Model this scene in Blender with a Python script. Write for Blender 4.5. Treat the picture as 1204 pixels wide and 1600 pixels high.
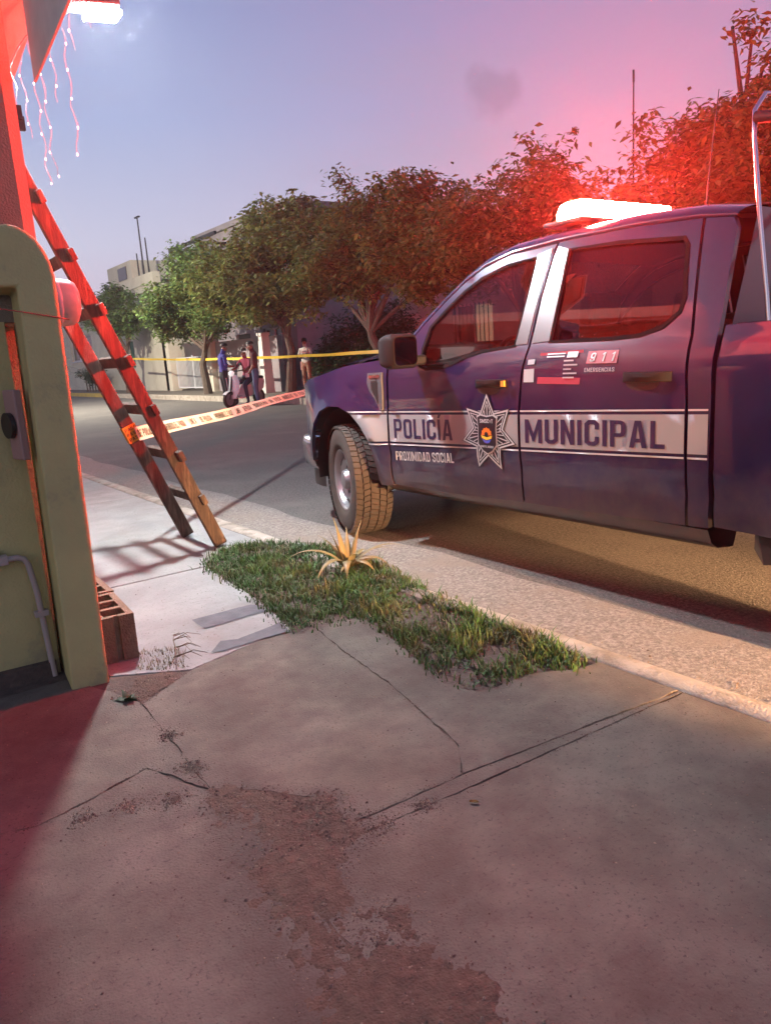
import bpy, bmesh, math, random
import numpy as np
from mathutils import Vector, Matrix
from mathutils.geometry import delaunay_2d_cdt

for o in list(bpy.data.objects): bpy.data.objects.remove(o)
S = bpy.context.scene
COL = S.collection
RAD = math.radians

# ------------------------------------------------------------------ camera
# world: +Y runs along the kerb (the way the truck points), +X across the road, Z up; the road is z = 0
FPX, PITCH, ROLL, CAMH, YAW = 1190.0, RAD(11.9), RAD(3.8), 1.3, RAD(34.864)
_fw = Vector((math.sin(YAW)*math.cos(PITCH), math.cos(YAW)*math.cos(PITCH), -math.sin(PITCH)))
_r0 = _fw.cross(Vector((0, 0, 1))).normalized(); _u0 = _r0.cross(_fw)
_r = math.cos(ROLL)*_r0 - math.sin(ROLL)*_u0
_u = math.sin(ROLL)*_r0 + math.cos(ROLL)*_u0
cam_data = bpy.data.cameras.new('camera'); cam = bpy.data.objects.new('camera', cam_data); COL.objects.link(cam)
cam.matrix_world = Matrix(((_r.x, _u.x, -_fw.x, 0), (_r.y, _u.y, -_fw.y, 0), (_r.z, _u.z, -_fw.z, CAMH), (0, 0, 0, 1)))
cam_data.sensor_fit = 'VERTICAL'; cam_data.sensor_height = 36.0
cam_data.lens = 36.0*FPX/1600.0; cam_data.clip_start = 0.05; cam_data.clip_end = 2000
S.camera = cam

def pray_dir(x, y):
    return tuple(((x-602)/FPX*_r-(y-800)/FPX*_u+_fw).normalized())

# ------------------------------------------------------------------ sky, faint afterglow sun, exposure
W = bpy.data.worlds.new('World'); S.world = W; W.use_nodes = True
nt = W.node_tree; nt.nodes.clear()
N = nt.nodes.new; L = nt.links.new
out = N('ShaderNodeOutputWorld'); bg = N('ShaderNodeBackground'); L(bg.outputs[0], out.inputs[0])
tc = N('ShaderNodeTexCoord'); sep = N('ShaderNodeSeparateXYZ'); L(tc.outputs['Generated'], sep.inputs[0])
ramp = N('ShaderNodeValToRGB'); L(sep.outputs[2], ramp.inputs[0])
cr = ramp.color_ramp
SKY = [(0.0, (.34, .28, .32)), (0.02, (.76, .57, .66)), (0.14, (.61, .60, .76)), (0.27, (.39, .45, .70)), (0.48, (.19, .25, .50)), (1.0, (.11, .14, .30))]
cr.elements[0].position = SKY[0][0]; cr.elements[0].color = SKY[0][1] + (1,)
cr.elements[1].position = SKY[-1][0]; cr.elements[1].color = SKY[-1][1] + (1,)
for p, c in SKY[1:-1]:
    e = cr.elements.new(p); e.color = c + (1,)
# red beacon's glare put into the sky colour: pinker towards the right
GLOW_AZ = RAD(75)
dotn = N('ShaderNodeVectorMath'); dotn.operation = 'DOT_PRODUCT'
L(tc.outputs['Generated'], dotn.inputs[0]); dotn.inputs[1].default_value = (math.sin(GLOW_AZ), math.cos(GLOW_AZ), 0.12)
mr = N('ShaderNodeMapRange'); mr.interpolation_type = 'SMOOTHSTEP'
mr.inputs[1].default_value = 0.55; mr.inputs[2].default_value = 1.10; mr.inputs[3].default_value = 0; mr.inputs[4].default_value = 0.55
L(dotn.outputs['Value'], mr.inputs[0])
mix = N('ShaderNodeMixRGB'); L(mr.outputs[0], mix.inputs[0]); L(ramp.outputs[0], mix.inputs[1]); mix.inputs[2].default_value = (.62, .20, .32, 1)
# thin evening cloud wisps
mp = N('ShaderNodeMapping'); mp.inputs['Scale'].default_value = (1.6, 1.6, 7); L(tc.outputs['Generated'], mp.inputs[0])
nz = N('ShaderNodeTexNoise'); nz.inputs['Scale'].default_value = 2.2; nz.inputs['Detail'].default_value = 5; L(mp.outputs[0], nz.inputs[0])
mr2 = N('ShaderNodeMapRange'); mr2.inputs[1].default_value = .55; mr2.inputs[2].default_value = .75; mr2.inputs[4].default_value = .22; L(nz.outputs[0], mr2.inputs[0])
mix2 = N('ShaderNodeMixRGB'); L(mr2.outputs[0], mix2.inputs[0]); L(mix.outputs[0], mix2.inputs[1]); mix2.inputs[2].default_value = (.42, .36, .46, 1)
# one small dark cloud low over the houses
cdir = pray_dir(762, 152)
dc = N('ShaderNodeVectorMath'); dc.operation = 'DOT_PRODUCT'; L(tc.outputs['Generated'], dc.inputs[0]); dc.inputs[1].default_value = cdir
nc = N('ShaderNodeTexNoise'); nc.inputs['Scale'].default_value = 16; nc.inputs['Detail'].default_value = 5; L(tc.outputs['Generated'], nc.inputs[0])
ad = N('ShaderNodeMath'); ad.operation = 'MULTIPLY_ADD'; ad.inputs[1].default_value = .0022; L(nc.outputs[0], ad.inputs[0]); L(dc.outputs['Value'], ad.inputs[2])
mr3 = N('ShaderNodeMapRange'); mr3.interpolation_type = 'SMOOTHSTEP'; mr3.inputs[1].default_value = 1.0005; mr3.inputs[2].default_value = 1.0012; mr3.inputs[4].default_value = .38; L(ad.outputs[0], mr3.inputs[0])
mix3 = N('ShaderNodeMixRGB'); L(mr3.outputs[0], mix3.inputs[0]); L(mix2.outputs[0], mix3.inputs[1]); mix3.inputs[2].default_value = (.26, .20, .30, 1)
L(mix3.outputs[0], bg.inputs[0]); bg.inputs[1].default_value = 1.0

sd = bpy.data.lights.new('sun', 'SUN'); sd.energy = 0.28; sd.angle = RAD(45); sd.color = (1, .84, .66)
so = bpy.data.objects.new('sun', sd); COL.objects.link(so)
so.rotation_euler = Vector((.93, .28, -0.16)).to_track_quat('-Z', 'Y').to_euler()

S.view_settings.view_transform = 'Standard'; S.view_settings.look = 'None'
S.view_settings.exposure = 0.0; S.view_settings.gamma = 1.0; S.view_settings.use_curve_mapping = False
S.render.engine = 'CYCLES'
S.cycles.use_denoising = True
try: S.cycles.denoiser = 'OPENIMAGEDENOISE'
except Exception: pass
S.cycles.max_bounces = 5; S.cycles.diffuse_bounces = 2; S.cycles.glossy_bounces = 2
S.cycles.transparent_max_bounces = 10; S.cycles.volume_bounces = 0
S.cycles.sample_clamp_indirect = 4.0
S.cycles.caustics_reflective = False; S.cycles.caustics_refractive = False

# ------------------------------------------------------------------ helpers
def pray(x, y): return (x-602)/FPX*_r - (y-800)/FPX*_u + _fw
def G(x, y, z=0.0):
    """real ground position (height z) of a spot seen in the photograph"""
    d = pray(x, y); t = (z-CAMH)/d.z
    return Vector((0, 0, CAMH)) + t*d

def link(o, parent=None):
    COL.objects.link(o)
    if parent is not None: o.parent = parent
    return o
def tag(o, label=None, cat=None, group=None, kind=None):
    if label: o['label'] = label
    if cat: o['category'] = cat
    if group: o['group'] = group
    if kind: o['kind'] = kind
    return o
def empty(name, loc=(0, 0, 0), rz=0.0, parent=None):
    o = bpy.data.objects.new(name, None); o.empty_display_size = .2
    o.location = loc; o.rotation_euler = (0, 0, rz)
    return link(o, parent)

class MB:
    def __init__(s): s.v = []; s.f = []; s.m = []
    def add(s, vs, fs, mi=0):
        b = len(s.v); s.v += [tuple(p) for p in vs]
        s.f += [tuple(i+b for i in f) for f in fs]; s.m += [mi]*len(fs)
        return s
    def box(s, c, size, rot=None, mi=0, taper=1.0):
        hx, hy, hz = size[0]/2, size[1]/2, size[2]/2
        vs = []
        for z in (-1, 1):
            k = taper if z > 0 else 1.0
            for x, y in ((-1, -1), (1, -1), (1, 1), (-1, 1)): vs.append(Vector((x*hx*k, y*hy*k, z*hz)))
        if rot is not None: vs = [rot @ p for p in vs]
        vs = [p+Vector(c) for p in vs]
        return s.add(vs, [(3, 2, 1, 0), (4, 5, 6, 7), (0, 1, 5, 4), (1, 2, 6, 5), (2, 3, 7, 6), (3, 0, 4, 7)], mi)
    def box2(s, a, b, mi=0):
        return s.box([(a[i]+b[i])/2 for i in range(3)], [abs(b[i]-a[i]) for i in range(3)], None, mi)
    def tube(s, path, radii, n=8, caps=True, mi=0, closed=False):
        path = [Vector(p) for p in path]
        if not hasattr(radii, '__len__'): radii = [radii]*len(path)
        m = len(path); rings = []; up = None
        for i, p in enumerate(path):
            if closed: t = path[(i+1) % m]-path[i-1]
            else: t = path[min(i+1, m-1)]-path[max(i-1, 0)]
            t = t.normalized() if t.length > 1e-9 else Vector((0, 0, 1))
            if up is None: up = Vector((0, 0, 1)) if abs(t.z) < .9 else Vector((1, 0, 0))
            a = t.cross(up)
            if a.length < 1e-6: a = t.cross(Vector((1, .3, 0)))
            a.normalize(); b = a.cross(t).normalized(); up = b
            rings.append([p+radii[i]*(math.cos(2*math.pi*k/n)*a+math.sin(2*math.pi*k/n)*b) for k in range(n)])
        vs = [q for r in rings for q in r]; fs = []
        for i in range(m if closed else m-1):
            j = (i+1) % m
            for k in range(n): fs.append((i*n+k, i*n+(k+1) % n, j*n+(k+1) % n, j*n+k))
        if caps and not closed: fs += [tuple(range(n-1, -1, -1)), tuple((m-1)*n+k for k in range(n))]
        return s.add(vs, fs, mi)
    def cyl(s, a, b, r, r2=None, n=16, mi=0): return s.tube([a, b], [r, r if r2 is None else r2], n, True, mi)
    def grid(s, rows, mi=0, closed=False):
        n = len(rows[0]); vs = [q for r in rows for q in r]; fs = []
        for i in range(len(rows)-1):
            for k in range(n if closed else n-1):
                fs.append((i*n+k, i*n+(k+1) % n, (i+1)*n+(k+1) % n, (i+1)*n+k))
        return s.add(vs, fs, mi)
    def lathe(s, prof, origin, axis, n=32, mi=0):
        """prof: (along axis, radius)"""
        ax = Vector(axis).normalized(); a = ax.orthogonal().normalized(); b = ax.cross(a); o = Vector(origin)
        rows = [[o+ax*h+r*(math.cos(2*math.pi*k/n)*a+math.sin(2*math.pi*k/n)*b) for k in range(n)] for h, r in prof]
        return s.grid(rows, mi, True)
    def prism(s, loop, vec, mi=0):
        loop = [Vector(p) for p in loop]; vec = Vector(vec); n = len(loop)
        vs = loop+[p+vec for p in loop]
        fs = [tuple(range(n-1, -1, -1)), tuple(n+i for i in range(n))]+[(i, (i+1) % n, n+(i+1) % n, n+i) for i in range(n)]
        return s.add(vs, fs, mi)
    def build(s, name, mats, parent=None, smooth=False, loc=None, rz=None):
        me = bpy.data.meshes.new(name); me.from_pydata(s.v, [], s.f)
        if not isinstance(mats, (list, tuple)): mats = [mats]
        for m in mats: me.materials.append(m)
        if len(mats) > 1: me.polygons.foreach_set('material_index', s.m)
        if smooth:
            me.polygons.foreach_set('use_smooth', [True]*len(me.polygons))
            if smooth != 'all':
                try: me.set_sharp_from_angle(angle=RAD(38))
                except Exception: pass
        me.update()
        o = bpy.data.objects.new(name, me); link(o, parent)
        if loc is not None: o.location = loc
        if rz is not None: o.rotation_euler = (0, 0, rz)
        return o

def bevel(o, w=.006, seg=2):
    m = o.modifiers.new('bevel', 'BEVEL'); m.width = w; m.segments = seg; m.limit_method = 'ANGLE'; m.angle_limit = RAD(40)
    return o

def copy_tree(o, parent=None):
    c = o.copy(); COL.objects.link(c); c.parent = parent
    for ch in [x for x in list(bpy.data.objects) if x.parent == o]: copy_tree(ch, c)
    return c

def inside(p, loops):
    x, y = p; c = False
    for lp in loops:
        n = len(lp); j = n-1
        for i in range(n):
            xi, yi = lp[i]; xj, yj = lp[j]
            if (yi > y) != (yj > y) and x < (xj-xi)*(y-yi)/(yj-yi)+xi: c = not c
            j = i
    return c
def densify(lp, step):
    r = []
    for i in range(len(lp)):
        a = lp[i]; b = lp[(i+1) % len(lp)]
        d = math.hypot(b[0]-a[0], b[1]-a[1]); k = max(1, int(math.ceil(d/step)))
        for q in range(k): r.append((a[0]+(b[0]-a[0])*q/k, a[1]+(b[1]-a[1])*q/k))
    return r
def fill2d(loops, step=None):
    """even-odd fill of 2D loops -> verts, tris"""
    if step: loops = [densify(l, step) for l in loops]
    vs = []; es = []
    for l in loops:
        b = len(vs); n = len(l); vs += [Vector(p) for p in l]; es += [(b+i, b+(i+1) % n) for i in range(n)]
    if step:
        xs = [p[0] for p in loops[0]]; ys = [p[1] for p in loops[0]]
        x = math.floor(min(xs)/step)*step+.37*step
        while x < max(xs):
            y = math.floor(min(ys)/step)*step+.41*step
            while y < max(ys):
                if inside((x, y), loops):
                    dm = min(min((x-q[0])**2+(y-q[1])**2 for q in l) for l in loops)
                    if dm > (step*.45)**2: vs.append(Vector((x, y)))
                y += step
            x += step
    rv, re, rf, *_ = delaunay_2d_cdt(vs, es, [], 0, 1e-7)
    tris = []
    for f in rf:
        cx = sum(rv[i].x for i in f)/len(f); cy = sum(rv[i].y for i in f)/len(f)
        if inside((cx, cy), loops): tris.append(tuple(f))
    return [(p.x, p.y) for p in rv], tris, loops
def smoothpoly(lp, it=2):
    for _ in range(it):
        q = []
        for i in range(len(lp)):
            a = lp[i]; b = lp[(i+1) % len(lp)]
            q += [(.75*a[0]+.25*b[0], .75*a[1]+.25*b[1]), (.25*a[0]+.75*b[0], .25*a[1]+.75*b[1])]
        lp = q
    return lp

# ------------------------------------------------------------------ materials
def mat(name, col, rough=.6, metal=0.0, col2=None, scale=4.0, bump=0.0, bscale=60.0, detail=6, coat=0.0, spec=.5,
        ramp=(.35, .65), island=0.0, emit=None, estr=0.0, col3=None, scale3=1.0, thr3=(.5, .62), stretch=None, trans=0.0, speck=None, sscale=90):
    m = bpy.data.materials.new(name); m.use_nodes = True
    t = m.node_tree; b = t.nodes['Principled BSDF']
    b.inputs['Roughness'].default_value = rough; b.inputs['Metallic'].default_value = metal
    b.inputs['Base Color'].default_value = tuple(col)+(1,)
    b.inputs['Specular IOR Level'].default_value = spec
    if coat: b.inputs['Coat Weight'].default_value = coat; b.inputs['Coat Roughness'].default_value = .04
    if emit: b.inputs['Emission Color'].default_value = tuple(emit)+(1,); b.inputs['Emission Strength'].default_value = estr
    geo = t.nodes.new('ShaderNodeNewGeometry')
    vec = geo.outputs['Position']
    if stretch or True:
        txc = t.nodes.new('ShaderNodeTexCoord'); vec = txc.outputs['Object']
        mpn = t.nodes.new('ShaderNodeMapping'); mpn.inputs['Scale'].default_value = stretch or (1, 1, 1)
        t.links.new(vec, mpn.inputs[0]); vec = mpn.outputs[0]
    cur = None
    if col2 is not None:
        n = t.nodes.new('ShaderNodeTexNoise'); n.inputs['Scale'].default_value = scale; n.inputs['Detail'].default_value = detail; n.inputs['Roughness'].default_value = .62
        t.links.new(vec, n.inputs['Vector'])
        r = t.nodes.new('ShaderNodeMapRange'); r.inputs[1].default_value = ramp[0]; r.inputs[2].default_value = ramp[1]
        t.links.new(n.outputs[0], r.inputs[0])
        mx = t.nodes.new('ShaderNodeMixRGB'); t.links.new(r.outputs[0], mx.inputs[0])
        mx.inputs[1].default_value = tuple(col)+(1,); mx.inputs[2].default_value = tuple(col2)+(1,)
        cur = mx.outputs[0]
        if col3 is not None:
            n3 = t.nodes.new('ShaderNodeTexNoise'); n3.inputs['Scale'].default_value = scale3; n3.inputs['Detail'].default_value = 8; n3.inputs['Roughness'].default_value = .7
            t.links.new(vec, n3.inputs['Vector'])
            r3 = t.nodes.new('ShaderNodeMapRange'); r3.inputs[1].default_value = thr3[0]; r3.inputs[2].default_value = thr3[1]
            t.links.new(n3.outputs[0], r3.inputs[0])
            m3 = t.nodes.new('ShaderNodeMixRGB'); t.links.new(r3.outputs[0], m3.inputs[0]); t.links.new(cur, m3.inputs[1]); m3.inputs[2].default_value = tuple(col3)+(1,)
            cur = m3.outputs[0]
    if speck is not None:
        ns = t.nodes.new('ShaderNodeTexNoise'); ns.inputs['Scale'].default_value = sscale; ns.inputs['Detail'].default_value = 3; ns.inputs['Roughness'].default_value = .7
        t.links.new(vec, ns.inputs['Vector'])
        rs = t.nodes.new('ShaderNodeMapRange'); rs.inputs[1].default_value = .57; rs.inputs[2].default_value = .72; t.links.new(ns.outputs[0], rs.inputs[0])
        xs_ = t.nodes.new('ShaderNodeMixRGB'); t.links.new(rs.outputs[0], xs_.inputs[0]); t.links.new(cur, xs_.inputs[1]); xs_.inputs[2].default_value = tuple(speck)+(1,)
        cur = xs_.outputs[0]
    if island:
        hsv = t.nodes.new('ShaderNodeHueSaturation')
        ma = t.nodes.new('ShaderNodeMath'); ma.operation = 'MULTIPLY_ADD'; ma.inputs[1].default_value = island*2; ma.inputs[2].default_value = 1-island
        t.links.new(geo.outputs['Random Per Island'], ma.inputs[0]); t.links.new(ma.outputs[0], hsv.inputs['Value'])
        mh = t.nodes.new('ShaderNodeMath'); mh.operation = 'MULTIPLY_ADD'; mh.inputs[1].default_value = .05; mh.inputs[2].default_value = .475
        t.links.new(geo.outputs['Random Per Island'], mh.inputs[0]); t.links.new(mh.outputs[0], hsv.inputs['Hue'])
        if cur is not None: t.links.new(cur, hsv.inputs['Color'])
        else: hsv.inputs['Color'].default_value = tuple(col)+(1,)
        cur = hsv.outputs[0]
    if cur is not None: t.links.new(cur, b.inputs['Base Color'])
    if bump:
        nb = t.nodes.new('ShaderNodeTexNoise'); nb.inputs['Scale'].default_value = bscale; nb.inputs['Detail'].default_value = 4
        t.links.new(vec, nb.inputs['Vector'])
        bp = t.nodes.new('ShaderNodeBump'); bp.inputs['Strength'].default_value = 1.0; bp.inputs['Distance'].default_value = bump
        t.links.new(nb.outputs[0], bp.inputs['Height']); t.links.new(bp.outputs[0], b.inputs['Normal'])
    if trans:
        tr = t.nodes.new('ShaderNodeBsdfTranslucent'); ms = t.nodes.new('ShaderNodeMixShader'); ms.inputs[0].default_value = trans
        if cur is not None: t.links.new(cur, tr.inputs[0])
        else: tr.inputs[0].default_value = tuple(col)+(1,)
        o = t.nodes['Material Output']; t.links.new(b.outputs[0], ms.inputs[1]); t.links.new(tr.outputs[0], ms.inputs[2]); t.links.new(ms.outputs[0], o.inputs[0])
    return m
def glass(name, tint, refl=.06):
    m = bpy.data.materials.new(name); m.use_nodes = True; t = m.node_tree; t.nodes.clear()
    o = t.nodes.new('ShaderNodeOutputMaterial'); ms = t.nodes.new('ShaderNodeMixShader')
    tr = t.nodes.new('ShaderNodeBsdfTransparent'); tr.inputs[0].default_value = tuple(tint)+(1,)
    gl = t.nodes.new('ShaderNodeBsdfGlossy'); gl.inputs['Roughness'].default_value = .02; gl.inputs[0].default_value = (.9, .9, .9, 1)
    fr = t.nodes.new('ShaderNodeFresnel'); fr.inputs[0].default_value = 1.5
    t.links.new(fr.outputs[0], ms.inputs[0]); t.links.new(tr.outputs[0], ms.inputs[1]); t.links.new(gl.outputs[0], ms.inputs[2]); t.links.new(ms.outputs[0], o.inputs[0])
    return m
def emission(name, col, s):
    return mat(name, col, .4, emit=col, estr=s)

M = {}
M['concrete'] = mat('concrete', (.185, .163, .130), .88, speck=(.07, .056, .046), sscale=80, col2=(.092, .080, .064), scale=4.5, ramp=(.3, .7), bump=.003, bscale=150, detail=10, col3=(.085, .062, .05), scale3=2.1, thr3=(.46, .68))
M['concrete_new'] = mat('concrete_new', (.31, .30, .285), .8, col2=(.23, .22, .21), scale=3.2, speck=(.15, .14, .125), sscale=60, bump=.0012, bscale=300, detail=9, col3=(.22, .20, .18), scale3=2.3, thr3=(.56, .72))
M['strip'] = mat('mortar_strip', (.14, .14, .15), .9, col2=(.10, .10, .11), scale=14, bump=.002, bscale=150)
M['kerb'] = mat('kerb_concrete', (.42, .37, .31), .85, col2=(.27, .23, .19), scale=5, bump=.004, bscale=90, detail=8, col3=(.2, .17, .13), scale3=6)
M['gutter'] = mat('gutter_aggregate', (.34, .31, .28), .9, col2=(.15, .135, .12), scale=60, bump=.006, bscale=110, speck=(.10, .09, .08), sscale=70, detail=5, ramp=(.3, .6), col3=(.22, .19, .16), scale3=1.6)
M['asphalt'] = mat('asphalt', (.15, .14, .13), .88, col2=(.055, .05, .046), scale=48, bump=.006, bscale=90, detail=6, ramp=(.35, .62), col3=(.14, .128, .115), scale3=.8, thr3=(.48, .66), speck=(.28, .25, .21), sscale=85)
M['soil'] = mat('soil', (.13, .088, .062), .95, col2=(.075, .05, .038), scale=30, bump=.006, bscale=160, detail=8)
M['joint'] = mat('joint_dirt', (.12, .09, .07), .95, col2=(.07, .055, .045), scale=20, bump=.006, bscale=90)
M['pebble'] = mat('pebble', (.17, .13, .10), .9, island=.55)
M['ground'] = mat('ground_earth', (.13, .11, .09), .95, col2=(.09, .075, .06), scale=.5, bump=.02, bscale=3)
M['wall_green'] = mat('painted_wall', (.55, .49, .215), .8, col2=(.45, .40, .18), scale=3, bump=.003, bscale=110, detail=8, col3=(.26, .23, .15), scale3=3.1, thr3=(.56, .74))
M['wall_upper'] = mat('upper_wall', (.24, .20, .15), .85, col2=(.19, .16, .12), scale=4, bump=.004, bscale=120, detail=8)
M['eave'] = mat('eave_plaster', (.40, .38, .34), .85, col2=(.34, .32, .29), scale=5, bump=.002, bscale=80)
M['wood'] = mat('weathered_wood', (.075, .049, .036), .85, col2=(.038, .026, .021), scale=9, stretch=(6, 6, .7), bump=.003, bscale=40, detail=8, col3=(.13, .09, .065), scale3=5)
M['pvc'] = mat('pvc_pipe', (.42, .36, .33), .5)
M['black'] = mat('black_plastic', (.012, .012, .013), .45)
M['darkmetal'] = mat('dark_metal', (.03, .03, .033), .5, .6)
M['steel'] = mat('galvanised_steel', (.45, .46, .48), .35, .9, col2=(.35, .36, .38), scale=12)
M['lampglass'] = emission('lamp_led', (.86, .95, 1.0), 3500)
M['opal'] = mat('opal_plastic', (.62, .50, .46), .35, trans=.35)
M['led'] = emission('string_led', (.9, .95, 1.0), 1.8)
M['wire'] = mat('white_wire', (.55, .56, .6), .5)
M['redstring'] = mat('red_string', (.35, .06, .04), .7)
M['block'] = mat('cinder_block', (.30, .20, .13), .95, col2=(.20, .13, .085), scale=12, bump=.008, bscale=120, detail=7)
M['paint'] = mat('police_blue_paint', (.005, .007, .048), .30, .10, coat=.7, spec=.3, col2=(.004, .0055, .038), scale=3)
def dusty(m):
    """road dust thrown up over the lower panels"""
    t = m.node_tree; b = t.nodes['Principled BSDF']; src = b.inputs['Base Color'].links[0].from_socket
    tc_ = t.nodes.new('ShaderNodeTexCoord'); sp_ = t.nodes.new('ShaderNodeSeparateXYZ'); t.links.new(tc_.outputs['Object'], sp_.inputs[0])
    n_ = t.nodes.new('ShaderNodeTexNoise'); n_.inputs['Scale'].default_value = 7; n_.inputs['Detail'].default_value = 8; n_.inputs['Roughness'].default_value = .7; t.links.new(tc_.outputs['Object'], n_.inputs['Vector'])
    a_ = t.nodes.new('ShaderNodeMath'); a_.operation = 'MULTIPLY_ADD'; a_.inputs[1].default_value = -.55; t.links.new(n_.outputs[0], a_.inputs[0]); t.links.new(sp_.outputs[2], a_.inputs[2])
    r_ = t.nodes.new('ShaderNodeMapRange'); r_.inputs[1].default_value = .50; r_.inputs[2].default_value = .05; r_.inputs[4].default_value = .65; t.links.new(a_.outputs[0], r_.inputs[0])
    x_ = t.nodes.new('ShaderNodeMixRGB'); t.links.new(r_.outputs[0], x_.inputs[0]); t.links.new(src, x_.inputs[1]); x_.inputs[2].default_value = (.11, .085, .065, 1)
    t.links.new(x_.outputs[0], b.inputs['Base Color'])
    c_ = t.nodes.new('ShaderNodeMath'); c_.operation = 'SUBTRACT'; c_.inputs[0].default_value = 1.0; t.links.new(r_.outputs[0], c_.inputs[1]); t.links.new(c_.outputs[0], b.inputs['Coat Weight'])
dusty(M['paint'])
M['gloss'] = mat('gloss_black_trim', (.025, .022, .03), .30, coat=.25)
M['chrome'] = mat('chrome', (.62, .62, .65), .18, 1.0)
M['silver'] = mat('silver_paint', (.34, .34, .36), .38, .7)
M['rubber'] = mat('tyre_rubber', (.030, .027, .025), .85, col2=(.055, .042, .032), scale=7, bump=.002, bscale=90)
M['tread'] = mat('tread_rubber', (.052, .040, .032), .9, col2=(.032, .027, .024), scale=9)
M['decal_w'] = mat('decal_white', (.46, .45, .45), .45)
M['decal_g'] = mat('decal_grey', (.25, .24, .245), .45)
M['decal_b'] = mat('decal_navy', (.018, .014, .05), .35)
M['decal_k'] = mat('decal_black', (.01, .009, .016), .35)
M['decal_r'] = mat('decal_crimson', (.36, .018, .04), .4)
M['decal_o'] = mat('decal_orange', (.75, .16, .02), .4)
M['decal_y'] = mat('decal_yellow', (.75, .48, .05), .4)
M['decal_bl'] = mat('decal_blue', (.06, .10, .5), .4)
M['glass_front'] = glass('window_glass', (.32, .32, .34))
M['glass_rear'] = glass('tinted_glass', (.13, .12, .13))
M['glass_wind'] = glass('windscreen_glass', (.55, .57, .58))
M['headlight'] = mat('headlight_lens', (.75, .78, .82), .1, emit=(1, .97, .9), estr=.6)
M['mirror'] = mat('mirror_glass', (.10, .10, .11), .08, 1.0)
M['seal'] = mat('rubber_seal', (.008, .008, .009), .9, spec=.1)
M['matte'] = mat('matte_black', (.012, .011, .012), .7, spec=.15)
M['vent'] = mat('vent_grey', (.10, .10, .11), .5, .4)
M['amber'] = mat('amber_reflector', (.8, .3, .05), .3)
M['seat'] = mat('seat_cloth', (.035, .033, .036), .9)
M['red_lens'] = emission('red_beacon', (1.0, .035, .022), 6200)
M['red_off'] = mat('red_beacon_off', (.30, .01, .01), .15, coat=.8)
M['blue_lens'] = mat('blue_beacon_lens', (.05, .03, .30), .15, coat=.8)
M['tape'] = mat('barrier_tape', (.86, .85, .60), .4, trans=.3, col2=(.80, .78, .5), scale=6)
M['tape_y'] = mat('barrier_tape_far', (.80, .55, .06), .4, trans=.3)
M['ink'] = mat('tape_ink', (.05, .045, .02), .6)
M['grass'] = mat('grass_blades', (.045, .10, .024), .65, island=.6, trans=.25, col2=(.12, .11, .045), scale=5, ramp=(.48, .66))
M['aloe'] = mat('aloe_leaf', (.17, .16, .07), .5, col2=(.21, .14, .06), scale=9, trans=.15)
M['leaf_a'] = mat('leaf_olive', (.165, .205, .055), .55, island=.5, trans=.3, col2=(.20, .18, .05), scale=.9)
M['leaf_b'] = mat('leaf_green', (.10, .18, .05), .55, island=.5, trans=.3, col2=(.15, .18, .05), scale=.9)
M['leaf_d'] = mat('leaf_dark', (.035, .06, .022), .6, island=.5, trans=.25)
M['bark'] = mat('bark', (.11, .075, .055), .9, col2=(.06, .042, .032), scale=14, stretch=(3, 3, .6), bump=.01, bscale=30)
M['twig'] = mat('dry_twig', (.16, .11, .07), .9)
M['dry'] = mat('dry_grass', (.22, .17, .09), .8, island=.45)
M['cream'] = mat('cream_render', (.56, .52, .42), .9, col2=(.48, .44, .35), scale=1.2, bump=.004, bscale=30, col3=(.34, .29, .22), scale3=.5, thr3=(.58, .8))
M['mauve'] = mat('grey_render', (.27, .235, .245), .9, col2=(.21, .18, .19), scale=1.2, bump=.004, bscale=30)
M['white_r'] = mat('white_render', (.6, .57, .52), .9, col2=(.43, .41, .39), scale=1.2, bump=.004, bscale=30)
M['pane'] = mat('dark_pane', (.012, .012, .016), .12)
M['frame_w'] = mat('white_frame', (.55, .54, .55), .5)
M['shutter'] = mat('green_shutter', (.03, .12, .06), .6)
M['yellow_kerb'] = mat('yellow_kerb', (.50, .34, .06), .8, col2=(.34, .25, .08), scale=3)
M['curtain'] = emission('lit_room', (1.0, .85, .5), .7)

# ================================================================== large structure: ground
def sheet(name, loop, z, m, kind='structure', step=None):
    vs, tr, _ = fill2d([loop], step)
    b = MB(); b.add([(x, y, z) for x, y in vs], tr)
    o = b.build(name, m); tag(o, kind=kind); return o
KX, GX = 2.30, 2.96           # kerb face, gutter edge
sheet('ground', [(-400, -400), (400, -400), (400, 400), (-400, 400)], -.02, M['ground'])
sheet('road', [(2.2, -90), (10.75, -90), (10.75, 160), (2.2, 160)], 0.0, M['asphalt'])
b = MB()
ys = np.linspace(-12, 40, 140); rng = random.Random(5)
b.grid([[(KX-.02, y, .016), (KX+.25, y, .008), (KX+.5, y, .006), (GX+.03*math.sin(y*2.1)+.02*math.sin(y*5.3+1), y, .0045)] for y in ys])
tag(b.build('gutter', M['gutter'], smooth='all'), kind='structure')
# near kerb: a rounded concrete edge
b = MB()
rows = []
rng = random.Random(2)
for y in np.linspace(-12, 60, 300):
    j = rng.uniform(-.006, .006)
    rows.append([(KX-.13+j*.5, y, .06), (KX-.125+j*.5, y, .104), (KX-.06, y, .108+j*.4), (KX-.02+j, y, .10), (KX+j, y, .078), (KX+.004+j, y, -.01)])
b.grid(rows)
tag(b.build('kerb', M['kerb'], smooth='all'), kind='structure')
# soil bed below the slabs
sheet('soil_bed', [(-9, -12), (KX-.1, -12), (KX-.1, 60), (-9, 60)], .0955, M['joint'])

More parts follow.
